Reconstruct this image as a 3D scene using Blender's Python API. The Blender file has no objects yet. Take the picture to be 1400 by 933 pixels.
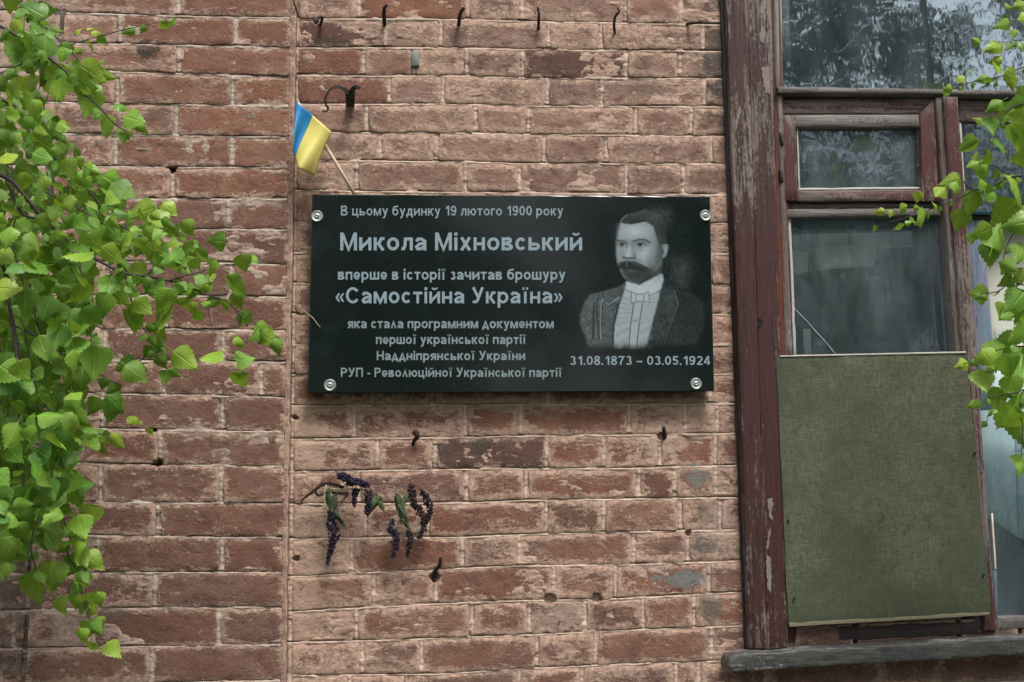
import bpy, bmesh, math, random
import numpy as np
from mathutils import Vector, Matrix
random.seed(7); rng = np.random.RandomState(7)
sc = bpy.context.scene
C = sc.collection
PI = math.pi

# ------------------------------------------------------------------ camera
F = 1500.0                                    # focal length in photo pixels (photo 1400 x 933)
up = Vector((-110, 10300, -F)).normalized()   # world Z seen from the camera
rt = Vector((16600, -41, -F)); rt = (rt - up * rt.dot(up)).normalized()   # world X
inw = up.cross(rt).normalized()               # world Y, into the wall
M = Matrix((rt, inw, up))                     # camera -> world
CAM = Vector((0.0, -2.6, 1.62))
cd = bpy.data.cameras.new('camera'); cam = bpy.data.objects.new('camera', cd); C.objects.link(cam)
cam.matrix_world = Matrix.Translation(CAM) @ M.to_4x4()
cd.sensor_width = 36; cd.lens = 36 * F / 1400; cd.clip_start = 0.05; cd.clip_end = 2000
sc.camera = cam

# ------------------------------------------------------------------ sky, sun, exposure
SUN_EL, SUN_AZ = 60, 22                       # azimuth to the right of straight out from the wall
sd = Vector((math.sin(math.radians(SUN_AZ)) * math.cos(math.radians(SUN_EL)),
             -math.cos(math.radians(SUN_AZ)) * math.cos(math.radians(SUN_EL)), math.sin(math.radians(SUN_EL))))
w = bpy.data.worlds.new('World'); sc.world = w; w.use_nodes = True
nt = w.node_tree; bg = nt.nodes['Background']
sky = nt.nodes.new('ShaderNodeTexSky'); sky.sky_type = 'NISHITA'; sky.sun_disc = False
sky.sun_elevation = math.radians(SUN_EL); sky.sun_rotation = math.radians(180 - SUN_AZ)
sky.dust_density = 4; sky.air_density = 1.0; sky.ozone_density = 0.6
hs = nt.nodes.new('ShaderNodeHueSaturation'); hs.inputs['Saturation'].default_value = 0.3
nt.links.new(sky.outputs[0], hs.inputs['Color']); nt.links.new(hs.outputs[0], bg.inputs['Color'])
bg.inputs['Strength'].default_value = 0.13
sl = bpy.data.lights.new('sun', 'SUN'); sl.energy = 1.9; sl.angle = math.radians(16); sl.color = (1, .95, .88)
so = bpy.data.objects.new('sun', sl); C.objects.link(so); so.rotation_euler = sd.to_track_quat('Z', 'Y').to_euler()
so.location = (0, -4, 6)
sc.view_settings.view_transform = 'Standard'; sc.view_settings.look = 'None'
sc.view_settings.exposure = 0.62; sc.view_settings.gamma = 1.0

# ------------------------------------------------------------------ helpers
MA = np.array(M)
def W(px, py, Y=0.0):
    """photo pixel -> the point of the plane y = Y where it stands (arrays allowed)"""
    px = np.asarray(px, float); py = np.asarray(py, float); Y = np.asarray(Y, float)
    d = np.stack([px - 700, -(py - 466.5), np.full(np.broadcast(px, py).shape, -F)], -1) @ MA.T
    t = (Y - CAM.y) / d[..., 1]
    return np.array(CAM) + d * t[..., None]
def WV(px, py, Y=0.0): return Vector(W(px, py, Y))

def _h(ix, iy, iz, seed):
    n = (ix * 374761393 + iy * 668265263 + iz * 2147483647 + seed * 974634777) & 0xffffffff
    n = ((n ^ (n >> 13)) * 1274126177) & 0xffffffff
    return ((n ^ (n >> 16)) & 0xffff) / 65535.0
def vnoise(x, y, seed=0):
    x = np.asarray(x, float); y = np.asarray(y, float)
    xi = np.floor(x).astype(np.int64); yi = np.floor(y).astype(np.int64)
    fx = x - xi; fy = y - yi; fx = fx * fx * (3 - 2 * fx); fy = fy * fy * (3 - 2 * fy)
    a = _h(xi, yi, 0, seed); b = _h(xi + 1, yi, 0, seed); c = _h(xi, yi + 1, 0, seed); d = _h(xi + 1, yi + 1, 0, seed)
    return (a * (1 - fx) + b * fx) * (1 - fy) + (c * (1 - fx) + d * fx) * fy
def fbm(x, y, seed=0, o=4):
    s = 0; a = .5; t = 0
    for k in range(o):
        s = s + a * vnoise(x, y, seed + k); t += a; a *= .5; x = x * 2.03; y = y * 2.03
    return s / t * 2 - 1                       # -1..1

def mesh(name, verts, faces, attrs=None, smooth=False):
    me = bpy.data.meshes.new(name)
    if isinstance(faces, np.ndarray):
        n = len(verts); m = len(faces)
        me.vertices.add(n); me.vertices.foreach_set('co', np.asarray(verts, np.float32).ravel())
        me.loops.add(m * 4); me.loops.foreach_set('vertex_index', faces.astype(np.int32).ravel())
        me.polygons.add(m); me.polygons.foreach_set('loop_start', np.arange(m, dtype=np.int32) * 4)
        me.update(calc_edges=True); me.validate()
    else:
        me.from_pydata([tuple(v) for v in verts], [], faces); me.update()
    if smooth: me.polygons.foreach_set('use_smooth', [True] * len(me.polygons))
    for k, a in (attrs or {}).items():
        at = me.attributes.new(k, 'FLOAT', 'POINT'); at.data.foreach_set('value', np.asarray(a, np.float32))
    return me
def link(name, me, mat=None, parent=None):
    o = bpy.data.objects.new(name, me); C.objects.link(o)
    if mat is not None and me is not None and not me.materials: me.materials.append(mat)
    if parent is not None: o.parent = parent; o.matrix_parent_inverse = parent.matrix_world.inverted()
    return o
def thing(name, label, cat, loc=(0, 0, 0), group=None):
    o = bpy.data.objects.new(name, None); C.objects.link(o); o.location = loc
    o.empty_display_size = .05
    o.matrix_world = Matrix.Translation(loc)
    return tag(o, label, cat, group)
def tag(o, label=None, cat=None, group=None, kind=None):
    if label: o['label'] = label
    if cat: o['category'] = cat
    if group: o['group'] = group
    if kind: o['kind'] = kind
    return o

def grid_faces(nu, nv, off=0):
    return [(off + j * nu + i, off + j * nu + i + 1, off + (j + 1) * nu + i + 1, off + (j + 1) * nu + i)
            for j in range(nv - 1) for i in range(nu - 1)]
def slab(px_of, nu, nv, Y, depth, rnd=.0015, amp=.0006, edge_px=.6, seed=0, us=None, vs=None, nscale=60, rim=.08, warp=None):
    """a worn solid piece: a front face (grid over the outline px_of(u, v) on the plane Y), rounded at its rim, and sides going back by depth"""
    def axis(n, r): return np.concatenate([[0, r], np.linspace(r, 1 - r, n)[1:-1], [1 - r, 1]])
    U = axis(nu, us if us else rim); V = axis(nv, vs if vs else rim)
    nu, nv = len(U), len(V)
    u, v = np.meshgrid(U, V); px, py = px_of(u, v)
    n1 = fbm(px / 9, py / 9, seed, 3); n2 = fbm(px / 9 + 50, py / 9, seed + 9, 3)
    eu = (np.isin(u, [0, 1])) | (np.isin(v, [0, 1]))
    px = px + np.where(eu, n1, n1 * .3) * edge_px; py = py + np.where(eu, n2, n2 * .3) * edge_px
    y = Y + np.where(eu, rnd * (1.2 + .8 * n1), 0) + amp * fbm(px * nscale / 577, py * nscale / 577, seed + 3, 3)
    if warp is not None: y = y + warp(u, v)
    P = W(px, py, y).reshape(-1, 3)
    ring = [i for i in range(nu)] + [j * nu + nu - 1 for j in range(1, nv)] + [(nv - 1) * nu + i for i in range(nu - 2, -1, -1)] + [j * nu for j in range(nv - 2, 0, -1)]
    back = P[ring].copy(); back[:, 1] = Y + depth
    vs_ = np.concatenate([P, back]); n = len(P); m = len(ring)
    fs = [tuple(reversed(f)) for f in grid_faces(nu, nv)]
    fs = [(a, d, c, b) for a, b, c, d in grid_faces(nu, nv)]
    for k in range(m):
        fs.append((ring[k], ring[(k + 1) % m], n + (k + 1) % m, n + k))
    fs.append(tuple(n + k for k in range(m)))
    ed = np.minimum(np.minimum(u, 1 - u) * (px.max() - px.min()), np.minimum(v, 1 - v) * (py.max() - py.min())) / 12
    ed = np.concatenate([np.clip(ed, 0, 1).ravel(), np.zeros(m)])
    return vs_, fs, {'edge': ed}
def quad(c):
    (x0, y0), (x1, y1), (x2, y2), (x3, y3) = c   # top left, top right, bottom right, bottom left
    def f(u, v):
        return ((x0 * (1 - u) + x1 * u) * (1 - v) + (x3 * (1 - u) + x2 * u) * v,
                (y0 * (1 - u) + y1 * u) * (1 - v) + (y3 * (1 - u) + y2 * u) * v)
    return f
_sd = [100]
def board(name, c, Y, depth, mat, parent, nu=None, nv=None, rnd=.002, amp=.0006, edge_px=.7, label=None, warp=None, rimpx=2.0):
    _sd[0] += 7
    wpx = (math.dist(c[0], c[1]) + math.dist(c[3], c[2])) / 2; hpx = (math.dist(c[0], c[3]) + math.dist(c[1], c[2])) / 2
    nu = nu or max(3, int(wpx / 14)); nv = nv or max(3, int(hpx / 14))
    v, f, a = slab(quad(c), nu, nv, Y, depth, rnd, amp, edge_px, _sd[0], us=min(.3, rimpx / wpx), vs=min(.3, rimpx / hpx), warp=warp)
    o = link(name, mesh(name, v, f, a, True), mat, parent)
    if label: o['label'] = label
    try:
        o.data.set_sharp_from_angle(angle=math.radians(50))
    except Exception: pass
    return o
def tube(pts, rad, n=8, closed_ends=True):
    """verts, faces of a tapered tube through world points"""
    pts = [Vector(p) for p in pts]; m = len(pts)
    if not hasattr(rad, '__len__'): rad = [rad] * m
    V, Fc = [], []; ref = None
    for i in range(m):
        t = (pts[min(i + 1, m - 1)] - pts[max(i - 1, 0)]).normalized()
        a = t.orthogonal().normalized() if ref is None else (ref - t * ref.dot(t)).normalized()
        ref = a; b = t.cross(a)
        for k in range(n):
            th = 2 * PI * k / n; V.append(pts[i] + (a * math.cos(th) + b * math.sin(th)) * rad[i])
    for i in range(m - 1):
        for k in range(n):
            Fc.append((i * n + k, i * n + (k + 1) % n, (i + 1) * n + (k + 1) % n, (i + 1) * n + k))
    if closed_ends: Fc.append(tuple(range(n))[::-1]); Fc.append(tuple((m - 1) * n + k for k in range(n)))
    return V, Fc
def smooth_path(p, k=4):
    """Catmull-Rom through points of any dimension"""
    p = [np.array(q, float) for q in p]; P = [2 * p[0] - p[1]] + p + [2 * p[-1] - p[-2]]; out = []
    for i in range(1, len(P) - 2):
        for j in range(k):
            t = j / k; a, b, c, d = P[i - 1:i + 3]
            out.append(.5 * ((2 * b) + (c - a) * t + (2 * a - 5 * b + 4 * c - d) * t * t + (3 * b - a - 3 * c + d) * t ** 3))
    out.append(p[-1]); return out
def np_faces(nu, nv):
    i = (np.arange(nv - 1)[:, None] * nu + np.arange(nu - 1)[None]).ravel()
    return np.stack([i, i + nu, i + nu + 1, i + 1], 1)
class Acc:
    def __init__(s): s.v = []; s.f = []; s.a = []
    def add(s, v, f, a=None):
        o = len(s.v); s.v += [tuple(q) for q in v]; s.f += [tuple(i + o for i in q) for q in f]
        if a is not None: s.a += list(a)
    def obj(s, name, mat, parent=None, smooth=True, attr=None):
        return link(name, mesh(name, s.v, s.f, {attr: s.a} if attr else None, smooth), mat, parent)

# ------------------------------------------------------------------ materials
class NT:
    def __init__(s, name):
        s.m = bpy.data.materials.new(name); s.m.use_nodes = True; s.t = s.m.node_tree
        s.b = s.t.nodes['Principled BSDF']; s.out = s.t.nodes['Material Output']
    def n(s, typ, **kw):
        x = s.t.nodes.new(typ)
        for k, v in kw.items():
            if hasattr(x, k): setattr(x, k, v)
        return x
    def l(s, a, b): s.t.links.new(a, b)
    def put(s, sock, v):
        if v is None: return
        if hasattr(v, 'is_linked') or hasattr(v, 'links'): s.l(v, sock)
        elif hasattr(v, '__len__') and sock.type == 'RGBA': sock.default_value = (*v, 1) if len(v) == 3 else v
        else: sock.default_value = v
    def pos(s, scale=(1, 1, 1), loc=(0, 0, 0)):
        g = s.n('ShaderNodeNewGeometry'); mp = s.n('ShaderNodeMapping'); s.l(g.outputs['Position'], mp.inputs[0])
        mp.inputs['Scale'].default_value = scale; mp.inputs['Location'].default_value = loc
        return mp.outputs[0]
    def noise(s, vec, scale, detail=4, rough=.55, dist=0, lac=2.0):
        x = s.n('ShaderNodeTexNoise'); s.l(vec, x.inputs['Vector']); x.inputs['Scale'].default_value = scale
        x.inputs['Detail'].default_value = detail; x.inputs['Roughness'].default_value = rough; x.inputs['Distortion'].default_value = dist
        return x.outputs['Fac']
    def ramp(s, v, lo, hi, a=0., b=1.):
        x = s.n('ShaderNodeMapRange'); x.interpolation_type = 'SMOOTHSTEP'
        s.put(x.inputs['Value'], v); s.put(x.inputs['From Min'], lo); s.put(x.inputs['From Max'], hi)
        s.put(x.inputs['To Min'], a); s.put(x.inputs['To Max'], b); return x.outputs[0]
    def math(s, op, a, b=0., c=0., clamp=False):
        x = s.n('ShaderNodeMath'); x.operation = op; x.use_clamp = clamp
        s.put(x.inputs[0], a); s.put(x.inputs[1], b); s.put(x.inputs[2], c); return x.outputs[0]
    def mix(s, f, a, b, mode='MIX'):
        x = s.n('ShaderNodeMix'); x.data_type = 'RGBA'; x.blend_type = mode
        s.put(x.inputs[0], f); s.put(x.inputs[6], a); s.put(x.inputs[7], b); return x.outputs[2]
    def attr(s, name):
        x = s.n('ShaderNodeAttribute'); x.attribute_name = name; return x.outputs['Fac']
    def info(s):
        x = s.n('ShaderNodeObjectInfo'); sp = s.n('ShaderNodeSeparateColor'); s.l(x.outputs['Color'], sp.inputs[0]); s.alpha = x.outputs['Alpha']
        return sp.outputs[0], sp.outputs[1], sp.outputs[2], x.outputs['Random'], x.outputs['Color']
    def bump(s, h, strength=.5, dist=.002, prev=None):
        x = s.n('ShaderNodeBump'); x.inputs['Strength'].default_value = strength; x.inputs['Distance'].default_value = dist
        s.l(h, x.inputs['Height'])
        if prev is not None: s.l(prev, x.inputs['Normal'])
        return x.outputs[0]
    def done(s, col, rough=.8, normal=None, spec=None, metal=None):
        s.put(s.b.inputs['Base Color'], col); s.put(s.b.inputs['Roughness'], rough)
        if normal is not None: s.l(normal, s.b.inputs['Normal'])
        if spec is not None: s.put(s.b.inputs['Specular IOR Level'], spec)
        if metal is not None: s.put(s.b.inputs['Metallic'], metal)
        return s.m

def lime_mask(t, amount, edge=None):
    """torn lime wash: streaky, ragged patches; amount 0..1 (a socket or a number)"""
    a = t.noise(t.pos((1, 1, 2.0)), 11, 9, .70, .9)
    b = t.noise(t.pos((1, 1, 2.6), (3, 5, 1)), 55, 6, .75, .8)
    c = t.noise(t.pos((1, 1, 1), (7, 1, 4)), 170, 4, .7)
    h = t.math('ADD', t.math('ADD', t.math('MULTIPLY', a, .52), t.math('MULTIPLY', b, .32)), t.math('MULTIPLY', c, .16))
    if edge is not None:
        h = t.math('ADD', h, t.math('MULTIPLY', t.math('SUBTRACT', 1, edge), .13))
    th = t.math('SUBTRACT', .645, t.math('MULTIPLY', amount, .19))
    return t.ramp(h, t.math('SUBTRACT', th, .012), t.math('ADD', th, .028)), h, th
def stain(t, col, cx, cy, rx, ry, colour, op, Y=0., jag=.9):
    """an irregular weather stain that stays where it is on the wall"""
    c = W(cx, cy, Y); sx = rx / 577.; sz = ry / 577.
    mp = t.pos((1 / sx, 0, 1 / sz), (-c[0] / sx, 0, -c[2] / sz))
    ln = t.n('ShaderNodeVectorMath'); ln.operation = 'LENGTH'; t.l(mp, ln.inputs[0])
    d = t.math('ADD', ln.outputs['Value'], t.math('MULTIPLY', t.math('SUBTRACT', t.noise(t.pos((1, 1, 1.6), (cx, 0, cy)), 38, 7, .72), .5), 2 * jag * 2.2))
    return t.mix(t.ramp(d, 1.15, .75, 0., op), col, colour)
STAINS = [(935, 792, 36, 12, (.17, .20, .205), .75), (955, 655, 18, 13, (.17, .195, .20), .6), (948, 636, 12, 3, (.25, .29, .28), .6),
          (206, 76, 15, 13, (.035, .030, .028), .8), (980, 60, 26, 80, (.060, .062, .055), .75), (600, 300, 1, 1, (.1, .1, .1), 0),
          (906, 600, 34, 26, (.50, .37, .29), .75), (950, 560, 30, 24, (.46, .34, .27), .6), (425, 600, 30, 40, (.52, .37, .28), .8), (432, 735, 34, 60, (.48, .34, .255), .75), (420, 835, 24, 50, (.46, .32, .24), .7),
          (780, 842, 30, 18, (.44, .33, .27), .7), (735, 850, 22, 16, (.46, .34, .27), .6), (985, 720, 26, 40, (.44, .33, .265), .7), (960, 745, 24, 14, (.15, .15, .14), .55), (972, 830, 16, 18, (.13, .14, .12), .6),
          (450, 58, 34, 9, (.055, .045, .038), .7), (880, 120, 40, 14, (.20, .155, .13), .5), (600, 20, 46, 12, (.26, .125, .070), .5), (500, 160, 20, 20, (.07, .05, .042), .5), (625, 55, 12, 16, (.07, .05, .042), .4),
          (120, 745, 20, 30, (.13, .12, .11), .6), (100, 860, 26, 36, (.40, .30, .25), .6), (150, 835, 26, 10, (.12, .11, .10), .5), (20, 800, 40, 60, (.09, .08, .072), .6), (15, 900, 40, 30, (.05, .045, .042), .6), (40, 90, 50, 90, (.46, .36, .30), .55)]
def brick_mat():
    t = NT('brick_clay'); R, G, B, rnd, _ = t.info(); edge = t.attr('edge')
    n1 = t.noise(t.pos(), 14, 6, .6); n2 = t.noise(t.pos((1, 1, 1), (4, 4, 4)), 90, 5, .65); n3 = t.noise(t.pos((1, 1, 1), (9, 2, 5)), 420, 3, .6)
    red = t.mix(G, (.195, .082, .053), (.105, .051, .041))
    red = t.mix(t.ramp(n1, .40, .62), red, t.mix(G, (.250, .110, .066), (.075, .042, .036)))
    red = t.mix(t.math('MULTIPLY', t.ramp(n2, .52, .70), .5), red, (.085, .045, .038))
    red = t.mix(t.math('MULTIPLY', t.ramp(n3, .58, .70), .35), red, (.33, .20, .155))
    m, hh, th = lime_mask(t, R, edge)
    lime = t.mix(t.ramp(n2, .3, .7), (.31, .19, .14), (.60, .42, .325))
    lime = t.mix(t.math('MULTIPLY', t.ramp(n1, .5, .75), .4), lime, (.33, .26, .22))
    film = t.ramp(t.noise(t.pos((1, 1, 1.6), (2, 8, 3)), 22, 7, .7), .32, .62, .15, 1.)
    col = t.mix(t.math('MULTIPLY', film, t.alpha, clamp=True), red, (.36, .235, .185))
    m2 = t.ramp(t.noise(t.pos((1.6, 1, 5), (9, 9, 9)), 26, 8, .72, 1.2), t.math('SUBTRACT', .70, t.math('MULTIPLY', R, .12)), .72)
    col = t.mix(t.math('MULTIPLY', m, .88), col, lime); col = t.mix(t.math('MULTIPLY', m2, .8), col, (.50, .37, .29))
    rim = t.ramp(t.math('ABSOLUTE', t.math('SUBTRACT', hh, th)), .016, .0, 0., .5)          # paler torn rim of the wash
    col = t.mix(rim, col, (.58, .44, .35))
    fn = t.noise(t.pos((1, 1, 1.5), (5, 9, 9)), 12, 3, .55, 1.5); fil = t.math('MULTIPLY', t.ramp(t.math('ABSOLUTE', t.math('SUBTRACT', fn, .5)), .007, .001), t.ramp(n1, .45, .60))
    col = t.mix(t.math('MULTIPLY', fil, .6), col, (.56, .43, .34))
    for q_ in STAINS:
        if q_[5] > 0: col = stain(t, col, q_[0], q_[1], q_[2], q_[3], q_[4], q_[5])
    dk = t.ramp(t.noise(t.pos((1, 1, 3), (19, 9, 9)), 60, 6, .75, .5), .60, .70, 0., .6); col = t.mix(dk, col, (.060, .042, .035))
    # soot and weather stains
    soot = t.ramp(t.noise(t.pos((1, 1, .7), (1, 1, 9)), 11, 6, .62, .3), .50, .70)
    col = t.mix(t.math('MULTIPLY', soot, B, clamp=True), col, (.075, .060, .052))
    nb = t.bump(n3, .7, .002); nb = t.bump(n2, .7, .004, nb); nb = t.bump(m, .7, .002, nb)
    pit = t.noise(t.pos((1, 1, 1), (11, 3, 7)), 60, 2, .5); nb = t.bump(t.ramp(pit, .62, .70, 1., 0.), .5, .002, nb)
    return t.done(col, .88, nb, .25)
def mortar_mat(name, a, b, dirt, cream=(.62, .51, .42)):
    """a, b: smeared pinkish bedding; cream: the pointed line along the joint"""
    t = NT(name)
    n1 = t.noise(t.pos((1, 1, 2)), 16, 6, .62); n2 = t.noise(t.pos((1, 1, 1), (3, 3, 3)), 120, 5, .7); n3 = t.noise(t.pos((1, 1, 1), (6, 3, 3)), 480, 2, .6)
    col = t.mix(t.ramp(n1, .38, .62), a, b)
    col = t.mix(t.math('MULTIPLY', t.ramp(n2, .50, .68), .6), col, dirt)
    s = t.ramp(t.noise(t.pos((1, 1, .8), (1, 7, 9)), 9, 5, .6), .50, .70, 0., .7); col = t.mix(s, col, dirt)
    rg = t.math('MULTIPLY', t.attr('ridge'), t.ramp(t.noise(t.pos((1, 1, 3), (8, 8, 2)), 30, 5, .65), .34, .56, .0, .85)); col = t.mix(rg, col, cream)
    col = t.mix(t.math('MULTIPLY', t.attr('hole'), .85), col, (.02, .017, .015))
    nb = t.bump(n2, .8, .003); nb = t.bump(n3, .6, .001, nb)
    return t.done(col, .92, nb, .2)
def paint_mat(name, paint, paint2, wood, wood2, amount, axis='z', crack=.5, patch=3.0):
    """old paint on weathered wood, flaking along the grain"""
    t = NT(name); sx = (75, 75, 2.6) if axis == 'z' else (2.6, 75, 75)
    g = t.noise(t.pos(sx), 1.9, 7, .72, .3); g2 = t.noise(t.pos(tuple(q * 1.0 for q in sx), (5, 3, 2)), 5, 5, .75)
    big = t.noise(t.pos((1, 1, .5) if axis == 'z' else (.5, 1, 1), (2, 2, 2)), patch, 5, .65)
    fine = t.noise(t.pos((1, 1, .5), (8, 2, 2)), 160, 4, .7)
    edge = t.attr('edge')
    h = t.math('ADD', t.math('ADD', t.math('MULTIPLY', g, .40), t.math('MULTIPLY', big, .42)), t.math('MULTIPLY', fine, .18))
    h = t.math('ADD', h, t.math('MULTIPLY', t.math('SUBTRACT', 1, edge), .035))
    th = .66 - .26 * amount; m = t.ramp(h, th - .012, th + .022)
    pc = t.mix(t.ramp(g2, .35, .65), paint, paint2); pc = t.mix(t.math('MULTIPLY', t.ramp(fine, .55, .7), .3), pc, tuple(min(1, q * 2.2) for q in paint))
    pc = t.mix(t.math('MULTIPLY', t.ramp(big, .48, .66), .45), pc, tuple(q * .45 + .012 for q in paint2))
    wc = t.mix(t.ramp(g, .35, .65), wood, wood2); wc = t.mix(t.ramp(g2, .58, .70, 0., .6), wc, tuple(q * .3 for q in wood2))
    col = t.mix(m, pc, wc)
    cr = t.ramp(t.noise(t.pos(tuple(q * 1.3 for q in sx), (1, 9, 1)), 2.4, 4, .6), .60, .66); col = t.mix(t.math('MULTIPLY', cr, crack), col, (.02, .015, .013))
    nb = t.bump(g2, .5, .0015); nb = t.bump(m, .7, -.0012, nb); nb = t.bump(cr, .5, -.002, nb); nb = t.bump(fine, .3, .0008, nb)
    return t.done(col, t.ramp(m, 0., 1., .5, .85), nb, .35)
def simple(name, col, rough=.6, metal=0, nscale=80, var=.25, bump=.2, spec=None):
    t = NT(name); n = t.noise(t.pos(), nscale, 4, .6)
    c = t.mix(n, tuple(q * (1 - var) for q in col), tuple(min(1, q * (1 + var)) for q in col))
    return t.done(c, rough, t.bump(n, bump, .001), spec, metal)

BRICK = brick_mat()
MORTAR = mortar_mat('lime_mortar', (.50, .355, .275), (.36, .235, .180), (.13, .095, .078))
STEP_SHADE = mortar_mat('step_shade_mortar', (.21, .18, .16), (.12, .105, .095), (.05, .045, .04))  # mortar greyed down: shadow beside the pilaster step put into the colour
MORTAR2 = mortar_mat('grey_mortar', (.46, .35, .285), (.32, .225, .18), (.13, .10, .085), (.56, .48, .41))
FILLET = mortar_mat('red_fillet', (.25, .135, .105), (.36, .235, .185), (.46, .36, .29))
P_RED = paint_mat('red_brown_paint', (.075, .026, .023), (.034, .018, .017), (.33, .27, .25), (.13, .10, .09), .50, crack=.8)
P_RED_H = paint_mat('red_brown_paint_rail', (.110, .036, .032), (.070, .028, .026), (.25, .20, .18), (.13, .105, .095), .62, 'x')
P_DARK = paint_mat('dark_plum_paint', (.034, .019, .019), (.022, .014, .014), (.18, .15, .14), (.09, .075, .08), .40)
P_WORN = paint_mat('worn_red_paint', (.105, .032, .028), (.060, .024, .023), (.30, .25, .23), (.13, .105, .095), .58, crack=.8)
P_RUST = paint_mat('orange_brown_paint', (.17, .055, .032), (.12, .038, .026), (.20, .15, .13), (.10, .08, .07), .40)
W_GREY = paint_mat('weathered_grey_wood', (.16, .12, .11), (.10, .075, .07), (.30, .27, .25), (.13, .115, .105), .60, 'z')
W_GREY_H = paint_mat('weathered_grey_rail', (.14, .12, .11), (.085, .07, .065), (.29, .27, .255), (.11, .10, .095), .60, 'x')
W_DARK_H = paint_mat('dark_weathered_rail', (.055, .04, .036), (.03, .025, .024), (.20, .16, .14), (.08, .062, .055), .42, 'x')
SILL_M = paint_mat('grey_green_sill_paint', (.075, .078, .074), (.035, .035, .034), (.36, .36, .35), (.085, .080, .076), .42, 'x', crack=1., patch=14)
BLUE = paint_mat('faded_blue_paint', (.13, .26, .36), (.22, .26, .36), (.34, .33, .42), (.20, .22, .28), .62)
BLUE_H = paint_mat('faded_blue_paint_rail', (.08, .24, .38), (.14, .26, .36), (.26, .28, .33), (.12, .15, .20), .40, 'x')
BLUEGREY = paint_mat('blue_grey_paint', (.13, .17, .20), (.10, .13, .16), (.22, .25, .28), (.14, .17, .19), .5)
WHITE = simple('cream_board', (.62, .64, .56), .6, 0, 30, .05, .1)
DUSTBLUE = simple('dusty_blue_panel', (.58, .72, .76), .7, 0, 12, .12, .1)
DARK_REFL = simple('dark_reflection_navy', (.05, .065, .10), .7, 0, 12, .2, .1)
PUTTY = simple('old_putty', (.42, .42, .39), .8, 0, 140, .35, .6)
IRON = simple('rusted_iron', (.028, .019, .016), .75, .3, 260, .5, .6)
ZINC = simple('grey_zinc', (.16, .19, .17), .6, .5, 160, .3, .3)
STEEL = simple('brushed_steel', (.40, .44, .42), .45, .75, 500, .12, .1)

# ------------------------------------------------------------------ the brick courses, read off the photograph
def lin(pts):
    pts = sorted(pts); xs = [p[0] for p in pts]; ys = [p[1] for p in pts]
    s0 = (ys[1] - ys[0]) / (xs[1] - xs[0]); s1 = (ys[-1] - ys[-2]) / (xs[-1] - xs[-2])
    def f(x):
        x = np.asarray(x, float); y = np.interp(x, xs, ys)
        return np.where(x < xs[0], ys[0] + s0 * (x - xs[0]), np.where(x > xs[-1], ys[-1] + s1 * (x - xs[-1]), y))
    return f
mid_beds = [lin(p) for p in [
    [(410, -14), (700, -10), (970, -4)], [(410, 26), (640, 27), (700, 29.5), (965, 34.5)], [(410, 66), (640, 66), (700, 68), (970, 71)],
    [(410, 104), (640, 105), (700, 107), (970, 108)], [(410, 143), (640, 143.5), (700, 145.6), (970, 146.5)],
    [(410, 182), (640, 182.5), (700, 184), (970, 187)], [(410, 220), (640, 221.6), (700, 224), (970, 225)],
    [(410, 261), (640, 264), (700, 264), (970, 267)], [(410, 304), (1000, 306)], [(410, 346), (1000, 348)], [(410, 388), (1000, 390)],
    [(410, 430), (1000, 431)], [(410, 472), (1000, 472)], [(410, 513), (1000, 512)], [(410, 555.5), (640, 554), (1000, 552.5)],
    [(410, 601), (640, 598.6), (700, 597), (1000, 593.6)], [(410, 645.5), (640, 642), (860, 641), (1000, 637)],
    [(410, 690), (640, 688), (700, 685), (1000, 681)], [(410, 737), (640, 735), (700, 731.5), (940, 726), (1000, 725)],
    [(410, 788.6), (500, 784), (620, 778), (700, 774.5), (850, 773), (1000, 768)],
    [(410, 836.6), (490, 832), (600, 826), (700, 822), (850, 819), (1000, 811)],
    [(410, 879), (500, 876.6), (700, 869.5), (850, 862.6), (1000, 856.7)],
    [(410, 924), (600, 922), (700, 915.5), (850, 908.6), (1000, 904)], [(410, 969), (700, 962), (1000, 949)]]]
mid_joints = [[491, 639, 713.5, 855.5, 931], [527, 602.5, 749.5, 821.6, 961], [496.6, 566, 637.7, 714.4, 855.5, 929.7],
    [532, 605.6, 748, 822.5, 962.7], [501, 649.8, 722.5, 868.8, 944.7], [519, 596.6, 743.5, 829, 971.8], [487.6, 636.3, 710, 856, 934],
    [455, 604, 752, 829, 966], [488, 640, 716, 861, 940], [523, 600, 748, 829, 972], [490, 640, 716, 862, 939], [520, 598, 748, 826, 970],
    [487, 640, 716, 862, 942], [509, 591, 749.5, 826, 970], [483.7, 635.7, 711.8, 860, 937, 980.5], [515.7, 594.6, 747, 825, 902, 978],
    [490, 638, 719, 873, 921.6, 978], [499.7, 585, 747, 825, 930, 984], [481, 632, 710, 866, 940], [511, 595.7, 756.6, 841, 969],
    [487, 645, 723.6, 799, 879, 948.7], [495, 576, 734, 814, 972], [478, 556, 709.4, 795.5, 924, 954.6]]
pil_beds = [lin(p) for p in [
    [(90, -22), (390, -15)], [(90, 18), (250, 22.6), (390, 25)], [(170, 61), (250, 62.5), (390, 65.5)], [(170, 99), (390, 105.6)],
    [(170, 142), (390, 146)], [(170, 184.5), (390, 188)], [(170, 228.6), (390, 230)], [(170, 272), (390, 273)], [(100, 313), (390, 315)],
    [(100, 358), (300, 360), (390, 363)], [(100, 403), (390, 407)], [(100, 449), (390, 453)], [(100, 493), (390, 496)],
    [(150, 539), (390, 544)], [(150, 587), (390, 591)], [(100, 634), (380, 638)], [(100, 687), (380, 689)], [(60, 732), (380, 736)],
    [(50, 784.5), (380, 782.7)], [(50, 834.7), (250, 831), (380, 830)], [(40, 887), (380, 881.7)], [(40, 937), (380, 931)], [(40, 985), (380, 980)]]]
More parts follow.
